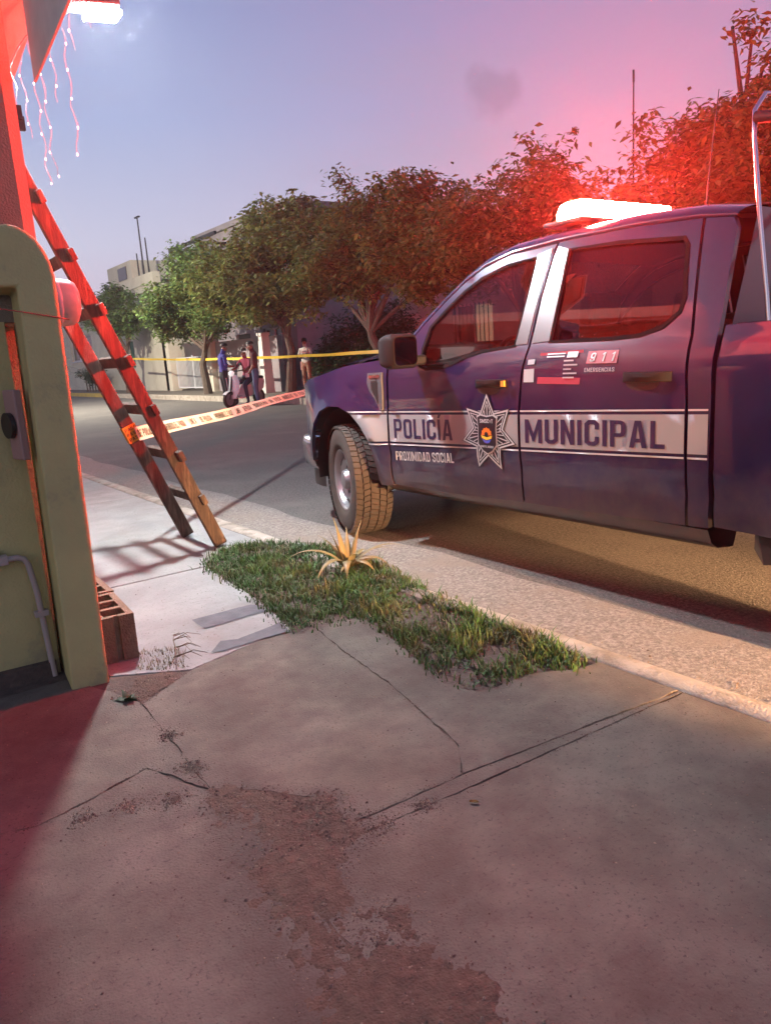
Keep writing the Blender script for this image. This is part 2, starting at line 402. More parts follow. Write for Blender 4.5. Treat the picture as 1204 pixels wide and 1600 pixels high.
def jag(pts, amp, seed, step=.022):
    r = random.Random(seed); o = []
    for i in range(len(pts)):
        a = Vector(pts[i]); c = Vector(pts[(i+1) % len(pts)]); d = c-a; n = max(1, int(d.length/step))
        nrm = Vector((-d.y, d.x)).normalized() if d.length > 0 else Vector((0, 0))
        off = 0
        for k in range(n):
            off = .6*off+r.uniform(-amp, amp)
            o.append(tuple(a+d*k/n+nrm*(off if k else 0)))
    return o
def shrink(lp, d):
    area = sum(lp[i][0]*lp[(i+1) % len(lp)][1]-lp[(i+1) % len(lp)][0]*lp[i][1] for i in range(len(lp)))
    s = 1 if area > 0 else -1; r = []
    for i in range(len(lp)):
        a, b_, c = Vector(lp[i-1]), Vector(lp[i]), Vector(lp[(i+1) % len(lp)])
        e1 = (b_-a); e2 = (c-b_)
        n = Vector((-(e1.y+e2.y), e1.x+e2.x))
        n = n.normalized() if n.length > 1e-9 else Vector((0, 0))
        r.append(tuple(b_+n*d*s))
    return r
def slab(name, pts, z, m, parent, seed, amp=.0035, gap=.0009, th=.06):
    lp = shrink(jag(pts, amp, seed), gap); top = shrink(lp, .0014)
    vs, tr, _ = fill2d([top])
    b = MB(); b.add([(x, y, z) for x, y in vs], tr)
    n = len(lp); b.add([(x, y, z) for x, y in top]+[(x, y, z-.003) for x, y in lp]+[(x, y, z-th) for x, y in lp],
                       [(i, (i+1) % n, n+(i+1) % n, n+i) for i in range(n)]+[(n+i, n+(i+1) % n, 2*n+(i+1) % n, 2*n+i) for i in range(n)])
    return b.build(name, m, parent)
PZ = .10
def gp(*px): return [tuple(G(x, y, PZ)[:2]) for x, y in px]
pave = sheet('pavement', [(-8.9, -11.9), (-2.6, -11.9), (-2.6, 3.2), (-8.9, 3.2)], .09, M['concrete']); pave.name = 'pavement'
KI = KX-.135
A1 = gp((222, 1100), (328, 1232)); J0 = gp((478, 1312))[0]; J1 = (KI, gp((1046, 1086))[0][1])
crk = gp((498, 985), (530, 1012), (600, 1062), (640, 1095), (716, 1165)); cj = gp((722, 1210))[0]
grassA = gp((520, 974), (566, 965))
s1 = [A1[0], A1[1], gp((410, 1236))[0], gp((500, 1246))[0], gp((545, 1289))[0], cj]+crk[::-1]+gp((430, 990), (300, 1046))
slab('slab', s1, PZ, M['concrete'], pave, 11)
s2 = crk+[cj, J1, (KI, gp((945, 1030))[0][1])]+gp((900, 1046), (832, 1052), (748, 1082), (690, 1066), (618, 1000))+grassA[::-1]
slab('slab', s2, PZ+.002, M['concrete'], pave, 12)
J2 = (KI, J1[1]-.018); cj2 = gp((722, 1236))[0]                # lower line of the tooled joint
s3 = [(KI, -8), J2, cj2]+gp((600, 1288), (545, 1312), (440, 1345), (480, 1400), (560, 1490), (640, 1600))+[(.50, .3), (.4, -8)]
slab('slab', s3, PZ+.001, M['concrete'], pave, 13, amp=.004)
sj = gp((545, 1290))+[cj, J1, J2, cj2]+gp((600, 1288), (550, 1308))
slab('slab', sj, PZ+.0005, M['concrete'], pave, 14, amp=.0015, gap=.002)
s4 = [A1[0], A1[1], gp((350, 1300))[0], gp((368, 1345))[0], gp((352, 1385))[0], gp((440, 1420))[0], gp((520, 1520))[0], gp((560, 1600))[0], (.40, .3), (.3, -8), (-2.6, -8), (-2.6, 2.9), (.30, 2.93), (.66, 2.86)]
crk2 = gp((328, 1232), (230, 1200), (150, 1245), (60, 1290), (-120, 1330))
s4a = [A1[0], A1[1]]+crk2[1:]+[(-2.6, crk2[-1][1]), (-2.6, 3.1), (.55, 3.1), (.66, 2.86)]
s4b = gp((430, 1300), (436, 1346), (476, 1402), (555, 1492), (635, 1600))+[(.49, .3), (.39, -8), (-2.6, -8), (-2.6, crk2[-1][1])]+crk2[::-1][:-1]+gp((335, 1240), (410, 1250))
slab('slab', s4a, PZ, M['concrete'], pave, 15, amp=.004)
slab('slab', s4b, PZ+.001, M['concrete'], pave, 16, amp=.004, gap=.003)
# smooth pale footway beyond the grass, in bays
gl_, gr_ = gp((400, 935))[0], gp((345, 860))[0]
w1 = [(.70, 3.0), gp((300, 1046))[0], gp((430, 990))[0], gp((455, 985))[0], gp((440, 968))[0], gp((400, 935))[0], gp((322, 886))[0], (.70, 4.27)]
slab('slab', w1, PZ+.001, M['concrete_new'], pave, 17, amp=.002)
w2 = [(.70, 4.28), gp((322, 884))[0], gp((345, 858))[0], gp((420, 845))[0], gp((500, 850))[0], (KI, gp((500, 850))[0][1]+.1), (KI, 7.2), (.70, 7.2)]
slab('slab', w2, PZ, M['concrete_new'], pave, 18, amp=.0015)
yy = 7.2
for k in range(8):
    slab('slab', [(.70, yy+.004), (KI, yy+.004), (KI, yy+2.9), (.70, yy+2.9)], PZ+(k % 2)*.002, M['concrete_new'], pave, 30+k, amp=.0015); yy += 2.9
slab('slab', [(-8, 3.4), (.69, 3.4), (.69, 30), (-8, 30)], PZ-.01, M['concrete'], pave, 60)
slab('slab', [(-2.61, -8), (-2.61, 3.15), (-8, 3.15), (-8, -8)], PZ, M['concrete'], pave, 61)
# dark mortar strips let into the footway
for k, q in enumerate([((300, 970), (392, 946), (438, 950), (395, 962), (320, 984)), ((330, 1021), (345, 1003), (372, 1000), (440, 973), (452, 988), (400, 1002), (350, 1019))]):
    lp = jag(gp(*q), .002, 80+k); vs, tr, _ = fill2d([lp]); b = MB(); b.add([(x, y, PZ+.0052) for x, y in vs], tr); b.build('mortar_strip', M['strip'], pave)

# loose soil washed over the joint between the slabs
def blob(x, y, cx, cy, r): return math.exp(-((x-cx)**2+(y-cy)**2)/(r*r))
sp = [(G(*p, PZ), r) for p, r in [((380, 1262), .09), ((440, 1300), .08), ((345, 1250), .06), ((430, 1350), .085), ((480, 1400), .10), ((540, 1460), .11), ((590, 1530), .12), ((650, 1590), .13), ((270, 1250), .03), ((200, 1262), .03), ((130, 1280), .025), ((520, 1340), .055), ((600, 1450), .07), ((700, 1640), .15), ((430, 1260), .06), ((245, 1062), .07), ((215, 1085), .05), ((265, 1150), .025), ((300, 1200), .03), ((520, 1275), .05), ((550, 1300), .05), ((600, 1290), .03), ((660, 1258), .022), ((500, 1250), .04)]]
from mathutils import noise as mnoise
def soilh(x, y):
    m = sum(blob(x, y, c.x, c.y, r) for c, r in sp)
    n = mnoise.noise(Vector((x*9, y*9, 0)))*.5+mnoise.noise(Vector((x*31, y*31, 3)))*.5+mnoise.noise(Vector((x*110, y*110, 7)))*.3
    n += mnoise.noise(Vector((x*4.5, y*4.5, 5)))*.55
    return min(m, 1.1)*.0050-.0040+n*.0052, m
b = MB(); nx, ny = 200, 400; x0, x1, y0, y1 = -.1, 1.25, .35, 3.1
zs = [[soilh(x0+(x1-x0)*i/nx, y0+(y1-y0)*j/ny) for i in range(nx+1)] for j in range(ny+1)]
for j in range(ny+1):
    for i in range(nx+1): b.v.append((x0+(x1-x0)*i/nx, y0+(y1-y0)*j/ny, PZ+.001+zs[j][i][0]))
for j in range(ny):
    for i in range(nx):
        if max(zs[j][i][1], zs[j+1][i+1][1]) > .22: b.f.append((j*(nx+1)+i, j*(nx+1)+i+1, (j+1)*(nx+1)+i+1, (j+1)*(nx+1)+i)); b.m.append(0)
tag(b.build('loose_soil', M['soil'], smooth='all'), kind='stuff')
# pebbles and grit
def stone(b, c, r, rg):
    vs = []
    for p in ((1, 0, 0), (-1, 0, 0), (0, 1, 0), (0, -1, 0), (0, 0, 1), (0, 0, -.4)):
        k = r*rg.uniform(.6, 1.2); vs.append((c[0]+p[0]*k, c[1]+p[1]*k, c[2]+p[2]*k*.7))
    b.add(vs, [(0, 2, 4), (2, 1, 4), (1, 3, 4), (3, 0, 4), (2, 0, 5), (1, 2, 5), (3, 1, 5), (0, 3, 5)])
rg = random.Random(9); b = MB()
for _ in range(2600):
    c, r = rg.choice(sp); x = rg.gauss(c.x, r*.75); y = rg.gauss(c.y, r*.75); h, m_ = soilh(x, y)
    stone(b, (x, y, PZ+max(h, .001)), rg.choice([.0015, .002, .002, .003, .004, .006]), rg)
for _ in range(4200):
    x = rg.uniform(-.3, 2.1); y = rg.uniform(.5, 2.9)
    stone(b, (x, y, PZ+.002), rg.choice([.001, .001, .0012, .0015, .0015, .002, .002, .003, .004]), rg)
for _ in range(900):
    y = rg.uniform(.8, 9); x = KX+abs(rg.gauss(0, .12)); stone(b, (x, y, .014), rg.choice([.003, .004, .006, .008]), rg)
for _ in range(500):
    x = rg.uniform(.75, 2.15); y = rg.uniform(3, 8); stone(b, (x, y, PZ+.002), rg.choice([.002, .003, .004]), rg)
tag(b.build('pebbles', M['pebble']), kind='stuff')
b = MB()                                                  # soil grains scattered off the edges of the dirt and along the cracks
for _ in range(5200):
    c, r = rg.choice(sp); x = rg.gauss(c.x, r*1.05); y = rg.gauss(c.y, r*1.05)
    if soilh(x, y)[0] > .001: continue
    stone(b, (x, y, PZ+.002), rg.choice([.0009, .0012, .0015, .002, .0026]), rg)
for pl_ in (crk, crk2, [A1[0], A1[1]], [J1, cj, J0], [J2, cj2]):
    for i in range(len(pl_)-1):
        a_p, b_p = Vector(pl_[i]), Vector(pl_[i+1])
        for _ in range(int((b_p-a_p).length*230)):
            q = a_p.lerp(b_p, rg.random()); stone(b, (q.x+rg.gauss(0, .008), q.y+rg.gauss(0, .008), PZ+.001), rg.choice([.001, .0014, .002, .003]), rg)
tag(b.build('soil_grains', M['soil']), kind='stuff')

# far side: kerb, footway
sheet('far_pavement', [(10.62, -60), (30, -60), (30, 120), (10.62, 120)], .17, M['concrete'])
b = MB(); b.box2((10.5, -60, -.02), (10.64, 36.6, .178)); tag(b.build('far_kerb', M['kerb']), kind='structure')
b = MB(); b.box2((10.5, 36.6, -.02), (10.64, 80, .18)); tag(b.build('yellow_kerb', M['yellow_kerb']), kind='structure')

# ================================================================== the house corner on the left
house = empty('house', (0, 3.3, PZ), RAD(-4)); tag(house, 'green house wall rising beside the driveway with an eave above', 'house')
def hb(name, a, c, m, bev=0): 
    b = MB(); b.box2((a[0], a[1]-3.3, a[2]-PZ), (c[0], c[1]-3.3, c[2]-PZ)); o = b.build(name, m, house)
    return bevel(o, bev) if bev else o
WX = .735
b = MB(); ch = .045                                        # upper wall with a chamfered outer corner
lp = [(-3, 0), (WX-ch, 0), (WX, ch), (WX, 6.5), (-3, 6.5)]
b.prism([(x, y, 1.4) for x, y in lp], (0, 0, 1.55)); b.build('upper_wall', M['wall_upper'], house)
b = MB(); b.prism([(-3, -.05, -.05), (.565, -.05, -.05), (.565, .3, -.05), (-3, .3, -.05)], (0, 0, 1.449)); b.build('lower_wall', M['wall_green'], house)
hb('wall_base', (-3, 3.21, .05), (.55, 3.247, .16), M['joint'])
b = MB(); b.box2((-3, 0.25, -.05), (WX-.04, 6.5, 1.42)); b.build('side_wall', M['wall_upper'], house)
b = MB(); b.box2((-3, .3, 2.95), (1.06, 5.2, 3.05)); b.build('eave', M['eave'], house)
b = MB(); b.box2((.80, -2.6, 2.255), (.808, -.02, 4.2)); b.build('parapet_board', mat('board_paint', (.72, .68, .60), .8, col2=(.62, .58, .5), scale=6), house)
# garden-wall pillar with a rounded shoulder
pl = empty('wall_pillar', (.635, 3.05, PZ), RAD(-6)); tag(pl, 'pale green wall pillar with rounded top at the driveway edge', 'pillar')
R_ = .135
prof = [(.555, -.02), (.695, -.02), (.715, 1.52)]
prof += [(.715-R_+R_*math.cos(a), 1.52+.19*math.sin(a)) for a in np.linspace(0.1, math.pi*.86, 12)]
prof += [(.505, 1.535), (.51, 1.50), (.585, 1.50)]
b = MB(); b.prism([(x-.635, -.085, z) for x, z in prof], (0, .36, 0)); bevel(b.build('shaft', M['wall_green'], pl), .012, 3)
# water pipe, meter box, string, wall light
pp = empty('water_pipe', (.50, 3.20, PZ)); tag(pp, 'thin pale plastic water pipe running up the green wall', 'pipe')
MB().tube([(.03, -.02, .0), (.015, -.02, .36), (.0, -.02, .475), (-.012, -.02, .50), (-.035, -.02, .51), (-.075, -.02, .51)], .012, 10).build('pipe', M['pvc'], pp, True)
MB().box((.018, -.02, .27), (.05, .03, .022)).build('clip', M['pvc'], pp); MB().box((-.085, -.015, .51), (.03, .04, .035)).build('valve', M['pvc'], pp)
b = MB(); b.box((-.115, .005, .515), (.05, .02, .06)); b.build('patch', M['joint'], pp)
mt = empty('meter_box', (.532, 3.13, .99), RAD(-78)); tag(mt, 'small pink meter box with black dial on the pillar side', 'meter')
bevel(MB().box((0, 0, .13), (.10, .03, .26)).build('case', mat('meter_case', (.36, .22, .2), .6), mt), .005)
b = MB(); b.cyl((-.006, -.018, .13), (-.006, -.035, .13), .048, n=24); b.build('dial', M['black'], mt, True)
st = MB(); st.tube([(.0, 3.12, 1.63), (.2, 3.06, 1.59), (.42, 2.98, 1.545), (.58, 2.955, 1.515), (.70, 2.957, 1.492), (.735, 2.97, 1.486)], .0022, 6)
tag(st.build('string', M['redstring']), 'red string tied round the pale green pillar', 'string')
wl = empty('wall_light', (.715, 3.09, 1.555)); tag(wl, 'unlit round opal bulkhead light on the side of the pillar', 'wall light')
MB().lathe([(0, .0), (0, .086), (.03, .086), (.062, .083), (.078, .074), (.087, .055), (.09, .03), (.09, .0)], (0, 0, 0), (1, 0, .0), 32).build('diffuser', M['opal'], wl, True)
MB().lathe([(.0, .088), (.012, .09), (.016, .088)], (0, 0, 0), (1, 0, 0), 32).build('base_ring', M['frame_w'], wl, True)
br = MB(); br.box((0, 0, 0), (.03, .03, .05)); br.box((.012, .012, -.035), (.024, .02, .05))
tag(br.build('bracket', M['darkmetal'], loc=(.765, 3.42, 2.30)), 'small dark metal bracket high on the house corner', 'bracket')
# string lights along the eave
sl = empty('icicle_lights', (1.12, 3.9, 2.98)); tag(sl, 'white icicle string lights hanging from the eave', 'string lights')
rg = random.Random(4)
MB().tube([(0.0, y, .03+.01*math.sin(y*9)) for y in np.linspace(-.5, 1.3, 20)], .004, 5).build('wire', M['wire'], sl)
for k in range(9):
    y = -.35+.2*k+rg.uniform(-.04, .04); ln = rg.choice([.28, .4, .55, .68]) ; path = []
    n = int(ln/.04); ph = rg.uniform(0, 6)
    for i in range(n+1): path.append((.012*math.sin(i*1.3+ph)+.004, y+.014*math.cos(i*1.1+ph)+rg.uniform(-.006, .006), -.04*i))
    MB().tube(path, .001, 5).build('wire', M['wire'], sl)
    for i in range(2, n+1, 3):
        p = Vector(path[i])+Vector((0, rg.uniform(-.015, .015), -.008)); bb = MB(); bb.lathe([(-.008, .001), (-.004, .0042), (.003, .0042), (.007, .001)], p, (0, rg.uniform(-.4, .4), 1), 8); bb.build('bulb', M['led'], sl, True)
# house-mounted LED street lamp
LX, LY, LZ = 1.69, 4.98, 3.36
lamp = empty('street_lamp', (.74, LY, 3.2)); tag(lamp, 'lit white LED lamp on a short arm above the eave', 'street lamp')
MB().tube([(0, 0, 0), (.2, 0, .03), (.55, 0, .10), (.72, 0, .145)], .024, 10).build('arm', M['darkmetal'], lamp, True)
MB().box((0, 0, -.02), (.03, .12, .2)).build('wall_plate', M['darkmetal'], lamp)
bevel(MB().box((.84, 0, .195), (.36, .17, .055), Matrix.Rotation(RAD(-6), 3, 'Y')).build('head', M['darkmetal'], lamp), .015, 3)
MB().box((.93, 0, .150), (.19, .13, .022), Matrix.Rotation(RAD(-6), 3, 'Y')).build('led_panel', M['lampglass'], lamp)

# the next street lamp up the road: pole on the near footway, lighting the far fronts
lp2 = empty('street_lamp', (1.55, 27.0, PZ)); tag(lp2, 'tall street lamp post further up the near footway', 'street lamp')
MB().tube([(0, 0, 0), (0, 0, 3.5), (0, 0, 6.6)], [.08, .065, .05], 12).build('pole', M['steel'], lp2, True)
MB().tube([(0, 0, 6.5), (.5, 0, 6.75), (1.3, 0, 6.9)], .035, 8).build('arm', M['steel'], lp2, True)
bevel(MB().box((1.5, 0, 6.93), (.6, .24, .10)).build('head', M['darkmetal'], lp2), .03)
MB().box((1.52, 0, 6.86), (.42, .18, .04)).build('led_panel', emission('lamp_led_far', (1.0, .93, .78), 30), lp2)
al_ = bpy.data.lights.new('lamp_light', 'AREA'); al_.shape = 'RECTANGLE'; al_.size = .42; al_.size_y = .18; al_.energy = 6500; al_.color = (1, .92, .76)
ao_ = bpy.data.objects.new('lamp_light', al_); link(ao_, lp2); ao_.location = (1.52, 0, 6.83); ao_.rotation_euler = (0, RAD(-38), 0)

# ================================================================== ladder, tape
ld = empty('ladder', (1.9, 4.93, PZ)); tag(ld, 'rough wooden ladder leaning against the house over the pavement', 'ladder')
lean = Vector((-.835, 0, 2.09)).normalized(); perp = Vector((lean.z, 0, -lean.x))
rotl = Matrix((perp, Vector((0, 1, 0)), lean)).transposed()
LL = 3.15
rails = [Vector((.02, -.23, 0)), Vector((-.03, .23, 0))]
for rb in rails:
    bevel(MB().box(rb+lean*LL/2+Vector((0, 0, .012)), (.085, .045, LL), rotl).build('rail', M['wood'], ld), .006)
for k in range(9):
    s = .34+.325*k; c = (rails[0]+rails[1])/2+lean*s+perp*.055
    bevel(MB().box(c+Vector((0, random.Random(k).uniform(-.02, .02), 0)), (.035, .60, .07), rotl).build('rung', M['wood'], ld), .006)

# --------------------------------------------------- letters
TK = .165; LW = .56
def stroke(pts, t=TK):
    P = [Vector(p) for p in pts]; l = []; r = []
    for i, p in enumerate(P):
        d1 = (P[i]-P[i-1]).normalized() if i else None; d2 = (P[i+1]-P[i]).normalized() if i < len(P)-1 else None
        if d1 is None: d1 = d2
        if d2 is None: d2 = d1
        n1 = Vector((-d1.y, d1.x)); n2 = Vector((-d2.y, d2.x)); m_ = (n1+n2).normalized()
        k = t/2/max(.45, m_.dot(n1)); l.append(tuple(p+m_*k)); r.append(tuple(p-m_*k))
    return l+r[::-1]
def rrect(x0, y0, x1, y1, r, n=4):
    o = []
    for cx, cy, a in ((x1-r, y1-r, 0), (x0+r, y1-r, 90), (x0+r, y0+r, 180), (x1-r, y0+r, 270)):
        for k in range(n+1): an = RAD(a+90*k/n); o.append((cx+r*math.cos(an), cy+r*math.sin(an)))
    return o
h_ = TK/2; a_ = h_; b_ = LW-h_; t = TK; w = LW
GL = {
 'I': (t, [[(0, 0), (t, 0), (t, 1), (0, 1)]]),
 'Í': (t, [[(0, 0), (t, 0), (t, 1), (0, 1)], [(.01, 1.06), (.13, 1.06), (.24, 1.24), (.06, 1.24)]]),
 'L': (w*.85, [[(0, 0), (w*.85, 0), (w*.85, t), (t, t), (t, 1), (0, 1)]]),
 'O': (w, [rrect(0, 0, w, 1, .19), rrect(t, t*.9, w-t, 1-t*.9, .06)]),
 'D': (w, [[(0, 0), (w-.2, 0), (w-.06, .06), (w, .2), (w, .8), (w-.06, .94), (w-.2, 1), (0, 1)], [(t, t*.9), (w-t-.05, t*.9), (w-t, .22), (w-t, .78), (w-t-.05, 1-t*.9), (t, 1-t*.9)]]),
 'P': (w, [[(0, 0), (t, 0), (t, .38), (w-.18, .38), (w-.05, .43), (w, .56), (w, .82), (w-.05, .95), (w-.18, 1), (0, 1)], [(t, .38+t*.85), (w-t-.03, .38+t*.85), (w-t, .57), (w-t, .8), (w-t-.03, 1-t*.85), (t, 1-t*.85)]]),
 'R': (w, [[(0, 0), (t, 0), (t, .40), (.24, .40), (w-t-.02, 0), (w, 0), (w-.16, .43), (w-.04, .48), (w, .6), (w, .82), (w-.05, .95), (w-.18, 1), (0, 1)], [(t, .40+t*.8), (w-t-.03, .40+t*.8), (w-t, .6), (w-t, .8), (w-t-.03, 1-t*.85), (t, 1-t*.85)]]),
 'B': (w, [[(0, 0), (w-.16, 0), (w-.04, .05), (w, .16), (w, .40), (w-.06, .51), (w-.02, .60), (w-.02, .84), (w-.06, .95), (w-.18, 1), (0, 1)], [(t, t*.85), (w-t, t*.85+.02), (w-t, .43), (t, .45)], [(t, .45+t*.8), (w-t-.02, .45+t*.8), (w-t-.02, 1-t*.9), (t, 1-t*.85)]]),
 'A': (w+.04, [[(0, 0), (t, 0), (t+.04, .2), (w+.04-t-.04, .2), (w+.04-t, 0), (w+.04, 0), (w/2+.13, 1), (w/2-.09, 1)], [(t+.07, .34), (w+.04-t-.07, .34), (w/2+.02, .82)]]),
 'C': (w, [stroke([(b_, .64), (b_, .83), (b_-.1, 1-h_), (a_+.1, 1-h_), (a_, .83), (a_, .17), (a_+.1, h_), (b_-.1, h_), (b_, .17), (b_, .36)])]),
 'G': (w, [stroke([(b_, .66), (b_, .83), (b_-.1, 1-h_), (a_+.1, 1-h_), (a_, .83), (a_, .17), (a_+.1, h_), (b_-.1, h_), (b_, .17), (b_, .46), (w*.5, .46)])]),
 'U': (w, [stroke([(a_, 1), (a_, .17), (a_+.1, h_), (b_-.1, h_), (b_, .17), (b_, 1)])]),
 'J': (w, [stroke([(b_, 1), (b_, .17), (b_-.1, h_), (a_+.1, h_), (a_, .17), (a_, .32)])]),
 'S': (w, [stroke([(b_, .68), (b_, .83), (b_-.1, 1-h_), (a_+.1, 1-h_), (a_, .83), (a_, .67), (b_, .35), (b_, .17), (b_-.1, h_), (a_+.1, h_), (a_, .17), (a_, .32)])]),
 '9': (w, [stroke([(a_, .28), (a_, .17), (a_+.1, h_), (b_-.1, h_), (b_, .17), (b_, .83), (b_-.1, 1-h_), (a_+.1, 1-h_), (a_, .83), (a_, .55), (a_+.1, .44), (b_-h_-.004, .44)])]),
 '1': (.3, [[(.14, 0), (.3, 0), (.3, 1), (.16, 1), (0, .86), (0, .72), (.14, .8)]]),
 'M': (.76, [[(0, 0), (t, 0), (t, .58), (.33, .08), (.43, .08), (.76-t, .58), (.76-t, 0), (.76, 0), (.76, 1), (.76-t, 1), (.38, .4), (t, 1), (0, 1)]]),
 'N': (w, [[(0, 0), (t, 0), (t, .6), (w-t, 0), (w, 0), (w, 1), (w-t, 1), (w-t, .4), (t, 1), (0, 1)]]),
 'E': (w*.82, [[(0, 0), (w*.82, 0), (w*.82, t), (t, t), (t, .42), (w*.7, .42), (w*.7, .42+t), (t, .42+t), (t, 1-t), (w*.82, 1-t), (w*.82, 1), (0, 1)]]),
 'T': (w, [[(w/2-t/2, 0), (w/2+t/2, 0), (w/2+t/2, 1-t), (w, 1-t), (w, 1), (0, 1), (0, 1-t), (w/2-t/2, 1-t)]]),
 'H': (w, [[(0, 0), (t, 0), (t, .42), (w-t, .42), (w-t, 0), (w, 0), (w, 1), (w-t, 1), (w-t, .42+t), (t, .42+t), (t, 1), (0, 1)]]),
 'X': (w, [[(0, 0), (t+.02, 0), (w/2, .34), (w-t-.02, 0), (w, 0), (w/2+.1, .5), (w, 1), (w-t-.02, 1), (w/2, .66), (t+.02, 1), (0, 1), (w/2-.1, .5)]]),
 'Z': (w, [[(0, 0), (w, 0), (w, t), (t+.06, t), (w, 1-t), (w, 1), (0, 1), (0, 1-t), (w-t-.06, 1-t), (0, t)]]),
 'Y': (w, [[(w/2-t/2, 0), (w/2+t/2, 0), (w/2+t/2, .42), (w, 1), (w-t-.01, 1), (w/2, .6), (t+.01, 1), (0, 1), (w/2-t/2, .42)]]),
}
GL['Á'] = (GL['A'][0], GL['A'][1]+[[(.22, 1.06), (.34, 1.06), (.45, 1.24), (.28, 1.24)]])
GL['Í'] = (t, GL['Í'][1])
GT = {k: fill2d(v[1])[:2] for k, v in GL.items()}
def text_tris(s, gap=.12, slant=0.0, yscale=None):
    x = 0; V = []; F = []
    for c in s:
        if c == ' ': x += .3; continue
        small = c == 'y'; g = c.upper() if small else c; k = .72 if small else 1
        vs, tr = GT[g]; b0 = len(V)
        V += [(x+p[0]*k+slant*p[1], p[1]*k) for p in vs]; F += [tuple(i+b0 for i in f) for f in tr]
        x += GL[g][0]*k+gap
    return V, F, x-gap

def tape(name, p0, p1, m, label, sag=.03, wdt=.075, words=None, twist=0, seg=40, seed=0, tilt=0.0):
    p0 = Vector(p0); p1 = Vector(p1); d = p1-p0; Ln = d.length; rg = random.Random(seed)
    ph = [rg.uniform(0, 6) for _ in range(4)]
    def pos(s, v):
        k = s/Ln; c = p0+d*k+Vector((0, 0, -sag*4*k*(1-k)+.006*math.sin(s*2.1+ph[0])))
        tw = tilt+twist*math.sin(s*.55+ph[1])+.12*math.sin(s*3.1+ph[2])
        side = Vector((-d.y, d.x, 0)).normalized()
        return c+(Vector((0, 0, 1))*math.cos(tw)+side*math.sin(tw))*v+side*.004*math.sin(s*7+v*40+ph[3])
    r = empty(name, p0); tag(r, label, 'barrier tape')
    b = MB(); b.grid([[pos(Ln*i/seg, v)-p0 for v in (-wdt/2, -wdt/4, 0, wdt/4, wdt/2)] for i in range(seg+1)])
    b.build('band', m, r, 'all')
    if words:
        s = .02; i = 0; hgt = wdt*.55; side = Vector((d.y, -d.x, 0)).normalized()
        while s < Ln-1.0:
            V, F, wd = text_tris(words[i % len(words)], .16)
            b = MB(); b.add([pos(s+p[0]*hgt*.85, p[1]*hgt-hgt*.5)-p0+side*.0035 for p in V], F); b.build('lettering', M['ink'], r)
            s += wd*hgt*.85+.10; i += 1
    return r
T0 = (1.585, 5.10, .865)
tape('barrier_tape', T0, (11.45, 15.75, 1.10), M['tape'], 'pale yellow printed barrier tape stretched low from the ladder across the road', sag=.10, words=['DE POLICÍA', 'PROHIBIDO EL PASO', 'LÍNEA'], twist=.2, seg=160, seed=1, tilt=.6, wdt=.095)
tape('barrier_tape', (11.25, 15.9, 1.30), (11.35, 36.0, 1.72), M['tape_y'], 'thin yellow barrier tape strung between the trees of the far pavement', sag=.10, twist=.5, seg=60, seed=2, wdt=.085)
# the wrap of tape round the ladder rail
wr = empty('tape_knot', T0); tag(wr, 'yellow tape wound around the far rail of the wooden ladder', 'tape')
c0 = Vector((1.87, 5.16, PZ))+lean*.82+Vector((0, 0, .012))-Vector(T0)
b = MB(); b.box(c0, (.093, .053, .115), rotl); b.build('wrap', M['tape_y'], wr)
for k in range(3):
    V, F, wd = text_tris('PASO', .16); q = MB()
    q.add([c0+rotl @ Vector((-.038+p[0]*.03, -.0285, -.045+.034*k+p[1]*.022)) for p in V], F); q.build('lettering', M['ink'], wr)

# ================================================================== police pickup
TX, TY, HW = 3.895, 4.62, 1.015
_oz = [.25, .36, .46, .6, .8, 1.0, 1.12, 1.2, 1.26, 1.34, 1.75, 1.85, 2.0]
_oo = [.10, .055, .018, .004, 0, .002, .004, .016, .045, .075, .225, .29, .36]
_nu = [-1.2, -.95, -.90, -.85, -.75, -.62, -.48, -.34, 0]
_no = [1.2, .62, .42, .30, .165, .08, .028, .004, 0]
def inset(u, z):
    v = float(np.interp(z, _oz, _oo))+float(np.interp(u, _nu, _no))
    # swelling over the wheel arches
    for c in (0.035, 3.69):
        d = math.hypot(u-c, z-.47)
        if z > .4: v -= .035*math.exp(-((d-.47)/.09)**2)
    # crease along the doors
    v += .010*math.exp(-((z-.62)/.035)**2)*(1 if u > .5 else 0)
    return v
def TP(u, z, out=0.0, side=-1, dx=0.0):
    return (side*(HW-inset(u, z)+out-dx), -u, z)
def panel(name, loops, m, parent, side=-1, th=.03, outw=0.0, step=.07, smooth_it=0):
    vs, tr, lps = fill2d(loops, step)
    b = MB(); b.add([TP(u, z, outw, side) for u, z in vs], tr)
    if th:
        b.add([TP(u, z, outw-th, side) for u, z in vs], tr)
        for l in lps:
            n = len(l); b.add([TP(u, z, outw, side) for u, z in l]+[TP(u, z, outw-th, side) for u, z in l], [(i, (i+1) % n, n+(i+1) % n, n+i) for i in range(n)])
    return b.build(name, m, parent, 'all' if not th else True)
truck = empty('police_pickup', (TX, TY, 0)); tag(truck, 'dark blue police pickup with red lights on, parked along the kerb', 'pickup truck')
ARCH = [(-.415, .52), (-.395, .66), (-.345, .80), (-.245, .90), (-.108, .94), (.037, .94), (.171, .90), (.275, .82), (.355, .72), (.41, .61), (.436, .49), (.45, .42)]
FEND = [(.585, .43), (.578, .70), (.580, .93), (.588, 1.19), (.56, 1.245), (.45, 1.243), (.08, 1.215), (-.2, 1.165), (-.45, 1.12), (-.60, 1.09), (-.60, .92), (-.62, .72), (-.52, .60)]
FWIN = [(.915, 1.30), (.942, 1.42), (1.069, 1.52), (1.191, 1.602), (1.316, 1.660), (1.503, 1.708), (1.715, 1.727), (1.694, 1.285), (1.45, 1.268), (1.32, 1.243), (1.218, 1.208), (1.146, 1.190), (.988, 1.183), (.93, 1.20)]
